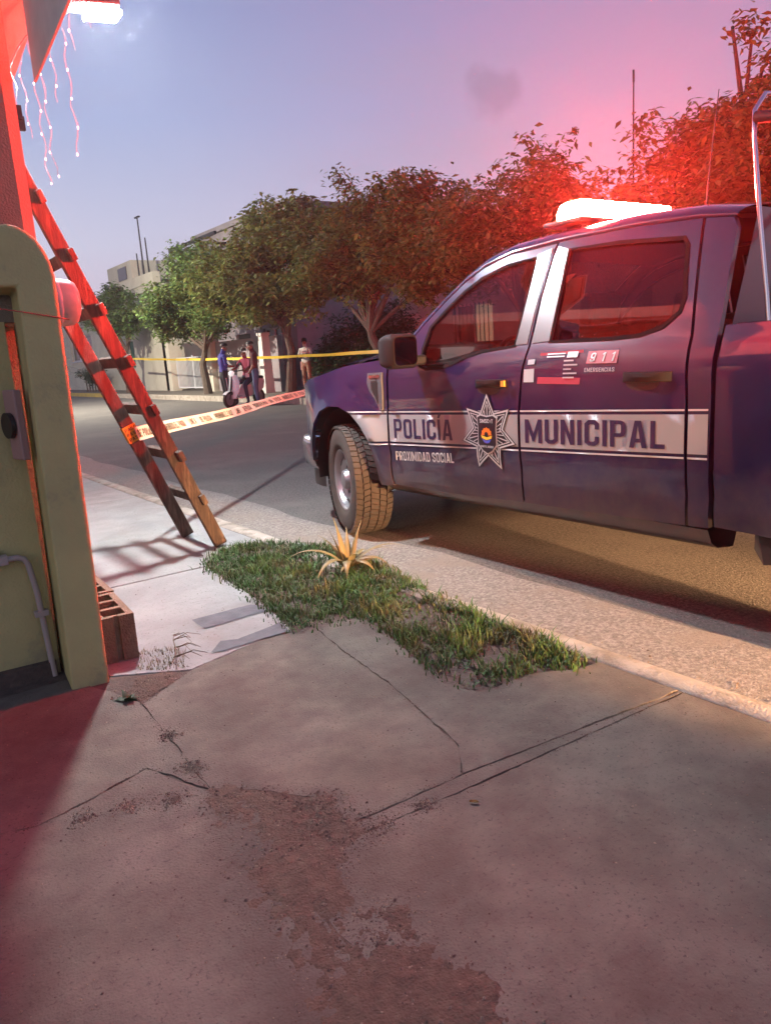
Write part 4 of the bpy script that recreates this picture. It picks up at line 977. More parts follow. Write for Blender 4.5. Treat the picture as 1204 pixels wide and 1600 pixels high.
def leaf_strip(b, base, az, length, rise, droop, wid, n=10, vee=.35):
    rows = []; d = Vector((math.cos(az), math.sin(az), 0)); sd_ = Vector((-d.y, d.x, 0)); p = Vector(base); ang = rise
    for i in range(n+1):
        q = i/n; wq = wid*(1-q**1.6)*(.75+.5*math.sin(math.pi*min(1, q*1.3)))+.0008
        tdir = d*math.cos(ang)+Vector((0, 0, math.sin(ang))); nr = tdir.cross(sd_)
        rows.append([p-sd_*wq-nr*wq*vee, p-sd_*wq*.5-nr*wq*vee*.2, p, p+sd_*wq*.5-nr*wq*vee*.2, p+sd_*wq-nr*wq*vee])
        p = p+tdir*length/n; ang -= droop/n
    b.grid(rows)
al = empty('aloe_plant', G(545, 890, PZ)); al.scale = (1.45,)*3; tag(al, 'spiky pale aloe rosette growing in the kerbside grass', 'plant')
rg = random.Random(6)
for az, ln, ri, dr, wd in [(2.7, .26, 1.0, 1.7, .015), (2.2, .17, 1.25, .9, .013), (1.0, .18, 1.2, .8, .013), (-.6, .25, .95, 1.5, .014), (-.2, .22, .9, 1.7, .014), (3.5, .24, .95, 2.3, .017), (4.1, .20, .95, 2.4, .018), (4.9, .17, .9, 2.2, .018), (5.5, .20, .9, 2.3, .016), (1.6, .20, 1.35, .35, .012), (.3, .19, 1.3, .5, .012), (2.9, .18, 1.35, .3, .012), (4.5, .15, 1.2, 1.4, .014), (1.3, .2, .9, 1.6, .015), (.5, .2, .8, 1.8, .015), (5.9, .12, .6, 1.2, .014), (3.9, .12, .6, 1.2, .014)]:
    b = MB(); leaf_strip(b, (.012*math.cos(az), .012*math.sin(az), .015), az, ln, ri, dr, wd); b.build('leaf', M['aloe'], al, 'all')
# weed at the pillar foot, dry branch, tufts, fallen leaf, cinder blocks
wd_ = empty('weed', G(200, 1094, PZ)); tag(wd_, 'small dark leafy weed in the crack at the pillar foot', 'plant')
for k in range(16):
    az = rg.uniform(0, 6.28); b = MB(); leaf_strip(b, (0, 0, .0), az, rg.uniform(.03, .065), rg.uniform(.3, 1.2), rg.uniform(.6, 1.6), rg.uniform(.008, .014), 5, .2); b.build('leaf', M['leaf_d'], wd_, 'all')
tw = empty('dry_branch', G(268, 1040, PZ)); tag(tw, 'bare dry twig lying on the pale pavement near the blocks', 'branch')
main = [(0, 0, .008), (.03, .03, .02), (.055, .09, .035), (.07, .15, .05), (.09, .20, .05)]
b = MB(); b.tube(main, [.0035, .003, .0028, .002, .0012], 6); b.build('stem', M['twig'], tw, True)
for k in range(11):
    p = Vector(main[1+k % 4])+Vector((rg.uniform(-.01, .01), rg.uniform(-.01, .01), 0)); a = rg.uniform(-1.2, .5); l_ = rg.uniform(.05, .12)
    q1 = p+Vector((math.cos(a)*l_*.6, math.sin(a)*l_*.6, .012)); q2 = q1+Vector((math.cos(a-.6)*l_*.5, math.sin(a-.6)*l_*.5, -.015))
    MB().tube([p, q1, q2], [.002, .0015, .0008], 5).build('twig', M['twig'], tw, True)
b = MB()
for k in range(420):
    c = G(rg.uniform(215, 290), rg.uniform(1015, 1048), PZ); a = rg.uniform(0, 6.28); l_ = rg.uniform(.008, .04); w_ = .0016
    dx, dy = math.cos(a), math.sin(a); b.add([(c.x-dy*w_, c.y+dx*w_, PZ+.002), (c.x+dy*w_, c.y-dx*w_, PZ+.002), (c.x+dx*l_*.5, c.y+dy*l_*.5, PZ+rg.uniform(.004, .03))], [(0, 1, 2)])
tag(b.build('dry_grass_tufts', M['dry']), kind='stuff')
fl = MB(); c = G(740, 1256, PZ); fl.grid([[(x*.006*math.cos(y*1.3), y*.012, .003+.004*x*x) for x in (-1, -.3, .3, 1)] for y in (-1, -.4, .2, .7, 1)])
tag(fl.build('fallen_leaf', mat('dead_leaf', (.34, .17, .04), .7), loc=(c.x, c.y, PZ+.002), rz=.7), 'single orange dead leaf lying on the grey driveway slab', 'leaf')
def block(x, y, rz, label):
    r = empty('cinder_block', (x, y, PZ), rz); tag(r, label, 'concrete block', 'blocks at the pillar foot')
    b = MB(); w_, l_, h2, tk = .145, .38, .20, .028
    outer = [(-w_/2, -l_/2), (-.012, -l_/2), (-.008, -l_/2+.012), (.008, -l_/2+.012), (.012, -l_/2), (w_/2, -l_/2), (w_/2, l_/2), (-w_/2, l_/2)]
    hl = (l_-4*tk)/3; holes = [[(-w_/2+tk, -l_/2+tk+k*(hl+tk)), (w_/2-tk, -l_/2+tk+k*(hl+tk)), (w_/2-tk, -l_/2+tk+k*(hl+tk)+hl), (-w_/2+tk, -l_/2+tk+k*(hl+tk)+hl)] for k in range(3)]
    vs, tr, lps = fill2d([outer]+holes)
    b.add([(x_, y_, h2) for x_, y_ in vs], tr); b.add([(x_, y_, 0.004) for x_, y_ in vs], tr)
    for l in lps: n = len(l); b.add([(x_, y_, .004) for x_, y_ in l]+[(x_, y_, h2) for x_, y_ in l], [(i, (i+1) % n, n+(i+1) % n, n+i) for i in range(n)])
    b.build('block', M['block'], r)
block(.797, 3.31, RAD(-4), 'hollow concrete block standing nearest at the pillar foot'); block(.825, 3.71, RAD(-2), 'hollow concrete block behind the nearer block by the wall')
# palm plant behind the pillar
pm = empty('palm_plant', (1.16, 5.75, PZ)); tag(pm, 'spiky palm fronds sticking out behind the ladder and pillar', 'plant')
MB().tube([(0, 0, 0), (.01, 0, .6), (0, .02, 1.25)], [.035, .03, .025], 8).build('stem', M['bark'], pm, True)
for k in range(34):
    az = rg.uniform(-1.2, 1.2); b = MB(); leaf_strip(b, (0, 0, 1.2+rg.uniform(-.05, .25)), az, rg.uniform(.3, .5), rg.uniform(-.2, 1.2), rg.uniform(.2, .9), .005, 4, .2); b.build('frond', M['leaf_d'], pm)

# ================================================================== far side: houses
def wall_with(name, X, y0, y1, z0, z1, holes, m, parent, th=.2):
    """wall facing -X at X with rectangular openings (y0,y1,z0,z1)"""
    vs, tr, lps = fill2d([[(y0, z0), (y1, z0), (y1, z1), (y0, z1)]]+[[(a, c), (b2, c), (b2, d), (a, d)] for a, b2, c, d in holes])
    px, py, pz = parent.location
    b = MB(); b.add([(X-px, y-py, z-pz) for y, z in vs], tr)
    for l in lps: n = len(l); b.add([(X-px, y-py, z-pz) for y, z in l]+[(X+th-px, y-py, z-pz) for y, z in l], [(i, (i+1) % n, n+(i+1) % n, n+i) for i in range(n)])
    return b.build(name, m, parent)
def fwindow(parent, X, h, mull=1, pm='pane', bars=0):
    px, py, pz = parent.location; y0, y1, z0, z1 = h
    b = MB(); t_ = .06
    for a, c in (((y0, z0), (y1, z0+t_)), ((y0, z1-t_), (y1, z1)), ((y0, z0+t_), (y0+t_, z1-t_)), ((y1-t_, z0+t_), (y1, z1-t_))): b.box2((X+.10-px, a[0]-py, a[1]-pz), (X+.15-px, c[0]-py, c[1]-pz))
    for k in range(mull): ym = y0+(y1-y0)*(k+1)/(mull+1); b.box2((X+.09-px, ym-.04-py, z0+t_-pz), (X+.14-px, ym+.04-py, z1-t_-pz))
    w_ = b.build('window', M['frame_w'], parent)
    n = mull+1
    for k in range(n):
        b = MB(); b.box2((X+.15-px, y0+(y1-y0)*k/n+.01-py, z0+.01-pz), (X+.17-px, y0+(y1-y0)*(k+1)/n-.01-py, z1-.01-pz)); b.build('pane', M[pm], w_)
    b = MB(); b.box2((X-.05-px, y0-.05-py, z0-.06-pz), (X+.1-px, y1+.05-py, z0-.002-pz)); b.build('sill', M['frame_w'], w_)
    return w_
hA = empty('house', (12.5, 43, .17)); tag(hA, 'cream two storey house with green shutter at the far left of the street', 'house')
wA = [(46.3, 51.2, 1.9, 3.35)]
wall_with('wall', 12.5, 34.9, 60, .17, 5.0, wA+[(38.9, 39.6, 1.3, 2.6)], M['cream'], hA)
fwindow(hA, 12.5, wA[0], 2); b = MB(); b.box2((.04, -4.08, 1.15), (.10, -3.42, 2.42)); b.build('shutter', M['shutter'], hA)
b = MB(); b.box2((.02, -8.1, 0), (9, -8.09+.2, 4.8)); b.box2((.2, -7.9, 4.6), (9, 17, 4.83)); b.build('side_wall', M['cream'], hA)
b = MB(); b.box2((-.05, -8.15, 4.83), (.3, -1.4, 5.3)); b.box2((-.02, -5.3, 5.3), (2.5, -1.5, 6.15)); b.build('parapet', M['cream'], hA)
b = MB(); b.box2((-.06, -4.6, 5.35), (-.035, -3.3, 5.95)); b.build('louvre', M['pane'], hA)
b = MB(); b.box2((.0, -1.4, 4.83), (.2, 17, 5.05)); b.build('coping', M['cream'], hA)
hB = empty('house', (14.6, 28, .17)); tag(hB, 'grey two storey house behind the white gate and trees', 'house')
hb_ = [(27.2, 28.8, 1.1, 2.5), (30.0, 31.4, .2, 2.4), (29.5, 31.5, 3.6, 4.9), (26.6, 28.2, 3.6, 4.9)]
wall_with('wall', 14.6, 26.0, 34.8, .17, 6.75, hb_, M['mauve'], hB)
for h in (hb_[0], hb_[2], hb_[3]): fwindow(hB, 14.6, h, 1)
b = MB(); b.box2((.12, 2.0, .03), (.2, 3.4, 2.23)); b.build('door', M['darkmetal'], hB)
for q_ in (-2.0, 6.6):
    b = MB(); b.box2((.2, q_, 0), (8, q_+.2, 6.5)); b.build('side_wall', M['mauve'], hB)
b = MB(); b.box2((-.15, -2.1, 6.58), (8, 6.9, 6.8)); b.build('roof', M['mauve'], hB)
b = MB(); b.box2((-1.6, 1.0, 6.0), (-1.5, 6.0, 6.12)); b.box2((-1.6, 5.9, 3.3), (-1.5, 6.0, 6.0)); b.box2((-1.6, 3.4, 6.0), (.0, 3.5, 6.1)); b.build('roof_frame', M['darkmetal'], hB)
for y_, z_ in ((8.6, 7.9), (7.9, 6.9), (9.3, 6.4)):
    b = MB(); b.tube([(-1.9, y_, 5.0), (-1.9, y_+.03, z_)], [.045, .03], 8); 
    if z_ > 7: b.box((-1.9, y_+.03, z_), (.12, .5, .05))
    tag(b.build('roof_antenna', M['darkmetal'], loc=(14.6, 28, .17)), {7.9: 'tallest thin antenna mast above the far left roofs', 6.9: 'middle height thin pole between the far left roofs', 6.4: 'shortest thin pole on the far left roofs'}[z_], 'antenna')
# gate with bars between two piers
gt = empty('metal_gate', (12.5, 31.4, .17)); tag(gt, 'white barred metal gate closing the front yard', 'gate')
b = MB(); b.box2((-.02, -1.9, .12), (.02, 1.9, .17)); b.box2((-.02, -1.9, 1.38), (.02, 1.9, 1.43)); b.box2((-.02, -1.9, .1), (.02, -1.84, 1.43)); b.box2((-.02, 1.84, .1), (.02, 1.9, 1.43)); b.box2((-.025, -.03, .1), (.025, .03, 1.5)); b.build('frame', M['frame_w'], gt)
for k in range(26):
    y_ = -1.78+k*.142
    if abs(y_) > .05: MB().box((0, y_, .77), (.022, .03, 1.2)).build('bar', M['frame_w'], gt)
for y_, h2, lab in ((33.75, 2.5, 'tall cream gate pier at the left end of the white gate'), (29.2, 2.2, 'cream gate pier at the right end of the white gate')):
    b = MB(); b.box2((-.2, -.22, 0), (.2, .22, h2)); b.box2((-.25, -.27, h2), (.25, .27, h2+.1)); tag(b.build('gate_pier', M['cream'], loc=(12.5, y_, .17)), lab, 'pier')
b = MB(); b.box2((-.1, -2.6, 0), (.1, 2.6, 1.9)); tag(b.build('yard_wall', M['mauve'], loc=(12.6, 26.3, .17)), 'low grey yard wall right of the white gate', 'wall')
ps = empty('concrete_post', (11.95, 23.6, .17)); tag(ps, 'pale concrete post standing beside the man in jeans', 'post')
MB().box((0, 0, .95), (.34, .34, 1.9), None, 0, .8).build('shaft', M['white_r'], ps); MB().box((0, 0, 1.95), (.34, .34, .1)).build('cap', M['white_r'], ps)
hC = empty('house', (15.4, 14, .17)); tag(hC, 'pale low house with barred window behind the leaning tree', 'house')
hc_ = [(16.2, 17.9, .9, 2.5), (11.0, 12.4, .9, 2.4), (7.0, 8.2, .2, 2.4)]
wall_with('wall', 15.4, 2, 20.6, .17, 3.55, hc_, M['white_r'], hC)
for h in hc_[:2]:
    w_ = fwindow(hC, 15.4, h, 1, 'pane')
    if h is hc_[0]: [o for o in bpy.data.objects if o.parent == w_ and o.name.startswith('pane')][0].data.materials[0] = M['curtain']
b = MB(); b.box2((.1, -7, .03), (.2, -5.8, 2.23)); b.build('door', M['darkmetal'], hC)
b = MB(); b.box2((-.3, -12.2, 3.38), (8, 6.8, 3.56)); b.build('roof', M['white_r'], hC)
for q_ in (6.4, -12):
    b = MB(); b.box2((.2, q_, 0), (8, q_+.2, 3.38)); b.build('side_wall', M['white_r'], hC)
for k in range(9): MB().box((.02, 2.4+k*.18, 1.53), (.02, .02, 1.6)).build('window_bar', M['darkmetal'], hC)
mst = empty('radio_mast', (18.4, 13.75, .17)); tag(mst, 'thin radio mast rising above the right hand trees', 'mast')
MB().tube([(0, 0, 0), (0, 0, 5), (0, 0, 7.9)], [.03, .025, .018], 8).build('pole', M['darkmetal'], mst); MB().box((0, 0, 7.75), (.04, .04, .3)).build('aerial', M['darkmetal'], mst)

# ================================================================== trees
def leaves(name, clumps, n, size, m, parent, seed, droop=.5, sub=.34, sprig=.17):
    """clumps: (center(local), radii); leaves gathered in small bunches through the outer volume of each clump"""
    rg = np.random.default_rng(seed); nb = max(1, int(n*1.9)//24); tw = []; allv = []
    subs = []
    for i_, (c, rad) in enumerate(clumps):                # break every clump into uneven lobes
        c = np.array(c); rad = np.array(rad)
        for q in range(10 if rad[0] > .6 else 3):
            d = rg.normal(size=3); d /= np.linalg.norm(d); f = rg.uniform(.28, .52)
            subs.append((i_, c+d*rad*rg.uniform(.3, 1.0), rad*f*rg.uniform(.7, 1.35, 3)))
    vols = np.array([q[2].prod() for q in subs])**.72; vols /= vols.sum()
    pick = rg.choice(len(subs), nb, p=vols)
    for si in pick:
        ci, c, rad = subs[si]
        d = rg.normal(size=3); d /= np.linalg.norm(d); rr = rg.uniform(.25, 1.05)**.55
        k = rg.integers(12, 34); sb = sub*rg.uniform(.5, 1.1)
        if rg.random() < sprig:                           # a shoot standing clear of the crown
            d[2] = abs(d[2])+.35; d /= np.linalg.norm(d); rr = rg.uniform(1.05, 1.75); sb *= .55; k = rg.integers(8, 20)
        bc = c+d*rad*rr; tw.append((ci, bc))
        p = bc+rg.normal(size=(k, 3))*sb*np.array([.5, .5, .42])
        az = rg.uniform(0, 6.283, k); el = -rg.uniform(-.3, 1.2, k)*droop*1.5; ln = size*.92*rg.uniform(.55, 1.25, k); wd = ln*rg.uniform(.17, .28, k)
        dr = np.stack([np.cos(az)*np.cos(el), np.sin(az)*np.cos(el), np.sin(el)], 1); sd_ = np.stack([-np.sin(az), np.cos(az), rg.uniform(-.6, .6, k)], 1)
        mid = p+dr*(ln*.45)[:, None]+np.array([0, 0, .012])
        allv.append(np.stack([p, mid+sd_*wd[:, None], p+dr*ln[:, None], mid-sd_*wd[:, None]], 1).reshape(-1, 3))
    v = np.concatenate(allv); nq = len(v)//4
    me = bpy.data.meshes.new(name); me.vertices.add(len(v)); me.vertices.foreach_set('co', v.ravel())
    me.loops.add(nq*4); me.polygons.add(nq); me.loops.foreach_set('vertex_index', np.arange(nq*4)); me.polygons.foreach_set('loop_start', np.arange(nq)*4); me.polygons.foreach_set('loop_total', np.full(nq, 4))
    me.update(); me.validate(); me.materials.append(m)
    o = bpy.data.objects.new(name, me); link(o, parent); o['kind'] = 'stuff'
    return tw
def tree(base, trunk, clumps, n, size, m, label, seed, r0=.16, sub=.34, droop=.5, nbr=60):
    """base: world; trunk: local points; clumps: local"""
    t_ = empty('street_tree', base); tag(t_, label, 'tree', 'trees along the far pavement')
    rg = random.Random(seed)
    tw = leaves('crown', clumps, n, size, m, t_, seed, droop, sub)
    b = MB(); mth = len(trunk); b.tube(trunk, [r0*(1-.5*i/(mth-1)) for i in range(mth)], 9); tp = Vector(trunk[-1])
    for c, rad in clumps:
        c = Vector(c); st_ = Vector(trunk[-2]).lerp(Vector(trunk[-1]), rg.uniform(.35, 1.0)); md = st_.lerp(c, rg.uniform(.35, .6))+Vector((rg.uniform(-.35, .35), rg.uniform(-.4, .4), rg.uniform(-.05, .4)))
        b.tube([st_, st_.lerp(md, .5)+Vector((rg.uniform(-.12, .12), rg.uniform(-.12, .12), .06)), md, c], [r0*rg.uniform(.32, .5), r0*.32, r0*.24, r0*.12], 6)
    for ci, bc in tw[:nbr]:
        c = Vector(clumps[ci][0]); q = Vector(bc); md = c.lerp(q, .5)+Vector((rg.uniform(-.15, .15),)*3); b.tube([c, md, q], [r0*.12, r0*.08, .008], 5)
    b.build('trunk', M['bark'], t_, True)
    return t_
E3 = lambda x, y, z, a, b2=None, c=None: ((x, y, z), (a, b2 or a, c or a*.8))
# small forked tree in front of the cream house
tree((11.3, 36.6, .17), [(0, 0, 0), (.02, .1, 1.2), (.1, -.1, 2.0)], [E3(-.25, .9, 3.5, .9), E3(.1, -.8, 3.3, .8), E3(0, 0.2, 4.5, .7), E3(.2, -1.3, 4.2, .55), E3(-.1, 1.5, 4.4, .5), E3(.1, .1, 3.0, .5)], 3200, .26, M['leaf_b'], 'small forked tree at far left before the cream house', 41, .15, .34, .5, 40)
# round green tree beside the gate
tree((11.3, 27.2, .17), [(0, 0, 0), (-.05, .1, 1.1), (.1, -.1, 1.9)], [E3(0, 0, 3.5, 1.7, 1.9, 1.2), E3(-.2, 1.7, 3.1, 1.3, 1.4, .9), E3(.1, -1.4, 3.6, 1.3, 1.3, 1.0), E3(0, .4, 4.6, 1.0, 1.2, .8), E3(-.1, 2.6, 2.7, .8, .8, .6), E3(0, -.6, 5.0, .5, .6, .5), E3(-.2, .6, 2.5, 1.3, 1.7, .5), E3(0, -1.6, 2.7, 1.0, 1.2, .55)], 19000, .21, M['leaf_b'], 'dense round green tree beside the white gate', 42, .17)
# broad tree over the people
tree((11.5, 21.2, .17), [(0, 0, 0), (.1, -.1, 1.3), (.0, .1, 2.3)], [E3(0, 0, 3.9, 1.9, 2.1, 1.1), E3(-.4, 1.6, 3.9, 1.2, 1.5, 1.0), E3(.1, -1.6, 4.0, 1.3, 1.6, 1.1), E3(-.2, .7, 5.2, .8, .9, .55), E3(.1, -.7, 5.3, .7, .8, .55), E3(0, 1.9, 5.3, .42, .45, .42), E3(-.1, 2.7, 4.9, .38, .4, .35), E3(0, .9, 5.85, .3, .3, .3), E3(.1, -2.0, 5.1, .5, .5, .4), E3(0, -.2, 3.0, 1.5, 1.8, .6), E3(-.3, 1.8, 2.8, 1.1, 1.4, .6), E3(.1, -2.0, 3.0, 1.2, 1.5, .6), E3(.2, -2.9, 3.9, 1.0, 1.0, .8), E3(-.4, 3.0, 3.4, 1.1, 1.3, .9)], 25000, .22, M['leaf_a'], 'broad olive tree above the group of people', 43, .18)
# leaning tree with forked trunk
tree((11.5, 15.6, .17), [(0, 0, 0), (-.05, .28, .75), (-.15, .75, 1.45), (-.1, .95, 1.8)], [E3(0, 1.3, 3.5, 1.5, 1.6, 1.0), E3(-.1, -.3, 3.4, 1.5, 1.5, .9), E3(.1, 2.2, 4.2, .7, .8, .6), E3(0, .9, 4.6, .8, .9, .55), E3(.1, -.6, 4.5, .7, .8, .55), E3(0, 1.7, 5.1, .42, .42, .42), E3(.1, .1, 5.0, .4, .4, .35), E3(0, -1.6, 3.9, .9, .9, .7), E3(0, 2.6, 3.2, .8, .8, .6), E3(0, -1.9, 2.9, 1.0, 1.2, .7), E3(.1, 3.2, 3.5, .8, .9, .7), E3(0, 4.0, 3.8, 1.0, 1.2, .9)], 22000, .19, M['leaf_a'], 'leaning tree with forked trunk behind the truck bonnet', 44, .17)
# tree behind the truck roof
tree((11.6, 11.3, .17), [(0, 0, 0), (.05, 0, 1.3), (.0, .1, 2.0)], [E3(0, .2, 3.2, 1.4, 1.5, .9), E3(0, 1.2, 3.6, .8, .9, .6), E3(.1, -.7, 3.6, .9, 1.0, .7), E3(0, .6, 4.05, .55, .6, .4)], 9000, .17, M['leaf_a'], 'tree directly behind the truck windscreen and roof', 45, .15)
# big tree on the right
tree((11.6, 7.0, .17), [(0, 0, 0), (-.05, .1, 1.3), (.1, 0, 2.2)], [E3(0, 0, 3.3, 1.8, 2.0, 1.2), E3(.2, 1.0, 3.6, 1.0, 1.0, .8), E3(-.1, -1.3, 3.5, 1.4, 1.4, 1.0), E3(.1, .2, 4.2, .8, 1.0, .5), E3(.1, -1.2, 4.3, .7, .9, .55), E3(-.1, -.60, 4.75, .40, .45, .5), E3(0, -.35, 5.15, .30, .32, .32), E3(0, -.05, 5.45, .2, .2, .2), E3(-.1, 1.6, 3.2, .7, .7, .6), E3(.2, -2.6, 3.7, 1.0, 1.1, .9), E3(.2, -2.2, 4.4, .7, .7, .5)], 21000, .16, M['leaf_a'], 'large leafy tree rising behind the light bar at right', 46, .2, .26)
# dark hedge behind the people, shrub in the planter
hg = empty('hedge', (13.7, 20.6, .17)); tag(hg, 'dark dense hedge behind the woman and the olive tree', 'hedge')
leaves('foliage', [E3(0, 0, 1.2, .8, 1.8, 1.2), E3(0, 1.5, 1.0, .7, 1.2, 1.0), E3(0, -1.4, 1.3, .7, 1.2, 1.2)], 9000, .17, M['leaf_d'], hg, 50, .4, .3)
b = MB()
for k in range(7): b.tube([(0, -1.8+.6*k, 0), (.05, -1.75+.6*k, 1.0), (-.1, -1.8+.6*k, 1.9)], [.04, .03, .01], 6)
b.build('stems', M['bark'], hg)
sh = empty('planter_shrub', (11.5, 43.5, .17)); tag(sh, 'low dark shrub by the yellow kerb before the cream house', 'shrub')
leaves('foliage', [E3(0, 0, .8, .5, 1.1, .45), E3(0, 1.3, .95, .4, .6, .35), E3(0, -.8, .9, .4, .6, .4)], 1300, .2, M['leaf_d'], sh, 51, .4, .3)
b = MB()
for k in range(5): b.tube([(0, -1+.55*k, 0), (.02, -1+.6*k, .7)], [.04, .02], 6)
b.build('stems', M['bark'], sh)

# ================================================================== people and scooter
def person(label, loc, rz, J, cols, hair, extra=None, hscale=1.0):
    """J: joints (facing +Y local); one skinned body; cols: skin, top, legs, shoe"""
    names = list(J); idx = {n_: i for i, n_ in enumerate(names)}
    E = [('pelvis', 'belly'), ('belly', 'chest'), ('chest', 'neck'), ('neck', 'chin'), ('chin', 'skull')]
    for s in 'LR': E += [('chest', 'sh'+s), ('sh'+s, 'el'+s), ('el'+s, 'wr'+s), ('wr'+s, 'hd'+s), ('pelvis', 'hip'+s), ('hip'+s, 'kn'+s), ('kn'+s, 'an'+s), ('an'+s, 'to'+s)]
    rad = {'pelvis': (.145, .115), 'belly': (.135, .105), 'chest': (.165, .115), 'neck': (.055, .055), 'chin': (.068, .078), 'skull': (.075, .092), 'sh': (.066, .066), 'el': (.045, .045), 'wr': (.031, .031), 'hd': (.034, .026), 'hip': (.10, .10), 'kn': (.066, .066), 'an': (.045, .05), 'to': (.042, .034)}
    me = bpy.data.meshes.new('person'); me.from_pydata([J[n_] for n_ in names], [(idx[a], idx[c]) for a, c in E], [])
    o = bpy.data.objects.new('person_tmp', me); COL.objects.link(o)
    o.modifiers.new('skin', 'SKIN'); ss = o.modifiers.new('sub', 'SUBSURF'); ss.levels = 2; ss.render_levels = 2
    for n_ in names:
        k = n_[:-1] if n_[-1] in 'LR' else n_; sv = me.skin_vertices[0].data[idx[n_]]; sv.radius = rad[k]; sv.use_root = n_ == 'pelvis'
    dg = bpy.context.evaluated_depsgraph_get(); ev = o.evaluated_get(dg); m2 = bpy.data.meshes.new_from_object(ev); bpy.data.objects.remove(o)
    m2.name = 'body'
    for c in cols: m2.materials.append(c)
    jv = {n_: Vector(J[n_]) for n_ in names}
    def segd(p, a, c):
        ab = c-a; t_ = max(0, min(1, (p-a).dot(ab)/max(1e-9, ab.length_squared))); return (p-(a+ab*t_)).length
    MI = {}
    for a, c in E:
        k = (a[:-1] if a[-1] in 'LR' else a, c[:-1] if c[-1] in 'LR' else c)
        MI[(a, c)] = {('neck', 'chin'): 0, ('chin', 'skull'): 0, ('el', 'wr'): 0, ('wr', 'hd'): 0, ('pelvis', 'hip'): 2, ('hip', 'kn'): 2, ('kn', 'an'): 2, ('an', 'to'): 3}.get(k, 1)
    for p in m2.polygons:
        c = p.center; best = min(E, key=lambda e: segd(c, jv[e[0]], jv[e[1]])-.5*rad[e[0][:-1] if e[0][-1] in 'LR' else e[0]][0]); p.material_index = MI[best]; p.use_smooth = True
    r = empty('person', loc, rz); r.scale = (hscale,)*3; tag(r, label, 'person', 'people on the far side of the road')
    bo = bpy.data.objects.new('body', m2); link(bo, r)
    hd = jv['skull']; b = MB(); rows = []
    for i in range(7):
        th = RAD(5+i*17); rows.append([hd+Vector((.094*math.sin(th)*math.cos(a), .108*math.sin(th)*math.sin(a)-.012, .085*math.cos(th)+.025-(.05 if i == 6 and math.sin(a) < .2 else 0))) for a in np.linspace(0, 6.283, 16, endpoint=False)])
    b.grid(rows[:6] if hair != 'long' else rows, 0, True); b.add(rows[0], [tuple(range(16))]); b.build('hair', MH, r, 'all')
    fc = MB(); ch = jv['chin']; n0 = (ch+hd)/2
    fc.box(n0+Vector((0, .092, -.005)), (.022, .03, .04)); fc.build('nose', cols[0], r)
    for s in (-1, 1): e_ = MB(); e_.box(n0+Vector((s*.030, .083, .025)), (.022, .01, .012)); e_.build('eye', M['black'], r)
    e_ = MB(); e_.box(n0+Vector((0, .082, -.045)), (.04, .01, .01)); e_.build('mouth', mat('lips', (.2, .08, .07), .6), r)
    if extra: extra(r, jv)
    return r
MH = mat('dark_hair', (.012, .010, .009), .6)
skin = mat('skin', (.24, .13, .085), .55)
def stand(lean_=0.0, armL=None, armR=None, head=(0, .02)):
    J = {'pelvis': (0, 0, .96), 'belly': (0, .01+lean_*.2, 1.12), 'chest': (0, lean_*.5, 1.33), 'neck': (0, .0+lean_*.8, 1.49), 'chin': (head[0]*.5, .02+lean_+head[1]*.4, 1.56), 'skull': (head[0], .02+lean_+head[1], 1.67)}
    for s, x in (('L', -1), ('R', 1)):
        J['sh'+s] = (x*.19, lean_*.6, 1.42); ar = armL if s == 'L' else armR
        if ar: J['el'+s], J['wr'+s], J['hd'+s] = ar
        else: J['el'+s], J['wr'+s], J['hd'+s] = (x*.23, -.02+lean_*.4, 1.14), (x*.225, .06+lean_*.4, .90), (x*.22, .09+lean_*.4, .80)
        J['hip'+s] = (x*.095, 0, .90); J['kn'+s] = (x*.105, .03, .50); J['an'+s] = (x*.105, -.01, .09); J['to'+s] = (x*.125, .15, .04)
    return J
cl = lambda n_, c: mat(n_, c, .85)
def pants_stripe(r, jv):
    for s in 'LR':
        x = 1 if s == 'R' else -1; b = MB(); b.tube([jv['hip'+s]+Vector((x*.085, 0, -.08)), jv['kn'+s]+Vector((x*.063, 0, 0)), jv['an'+s]+Vector((x*.05, 0, .05))], .012, 6); b.build('side_stripe', cl('stripe_white', (.5, .5, .52)), r)
    b = MB(); b.box(jv['hdR']+Vector((-.02, .04, .03)), (.075, .015, .14)); b.build('phone', M['black'], r)
def bag(r, jv):
    b = MB(); b.box((.17, -.10, .86), (.10, .30, .30)); bevel(b.build('handbag', cl('bag_pink', (.30, .12, .12)), r), .04, 3)
    MB().tube([(.15, -.02, 1.02), (.12, -.06, 1.42), (.16, -.16, 1.02)], .012, 6).build('strap', cl('bag_strap', (.2, .08, .08)), r)
def jeans_x(r, jv):
    b = MB(); b.box(jv['hdL']+Vector((0, .02, -.01)), (.05, .10, .12)); b.build('folded_cap', cl('cap_white', (.5, .48, .48)), r)
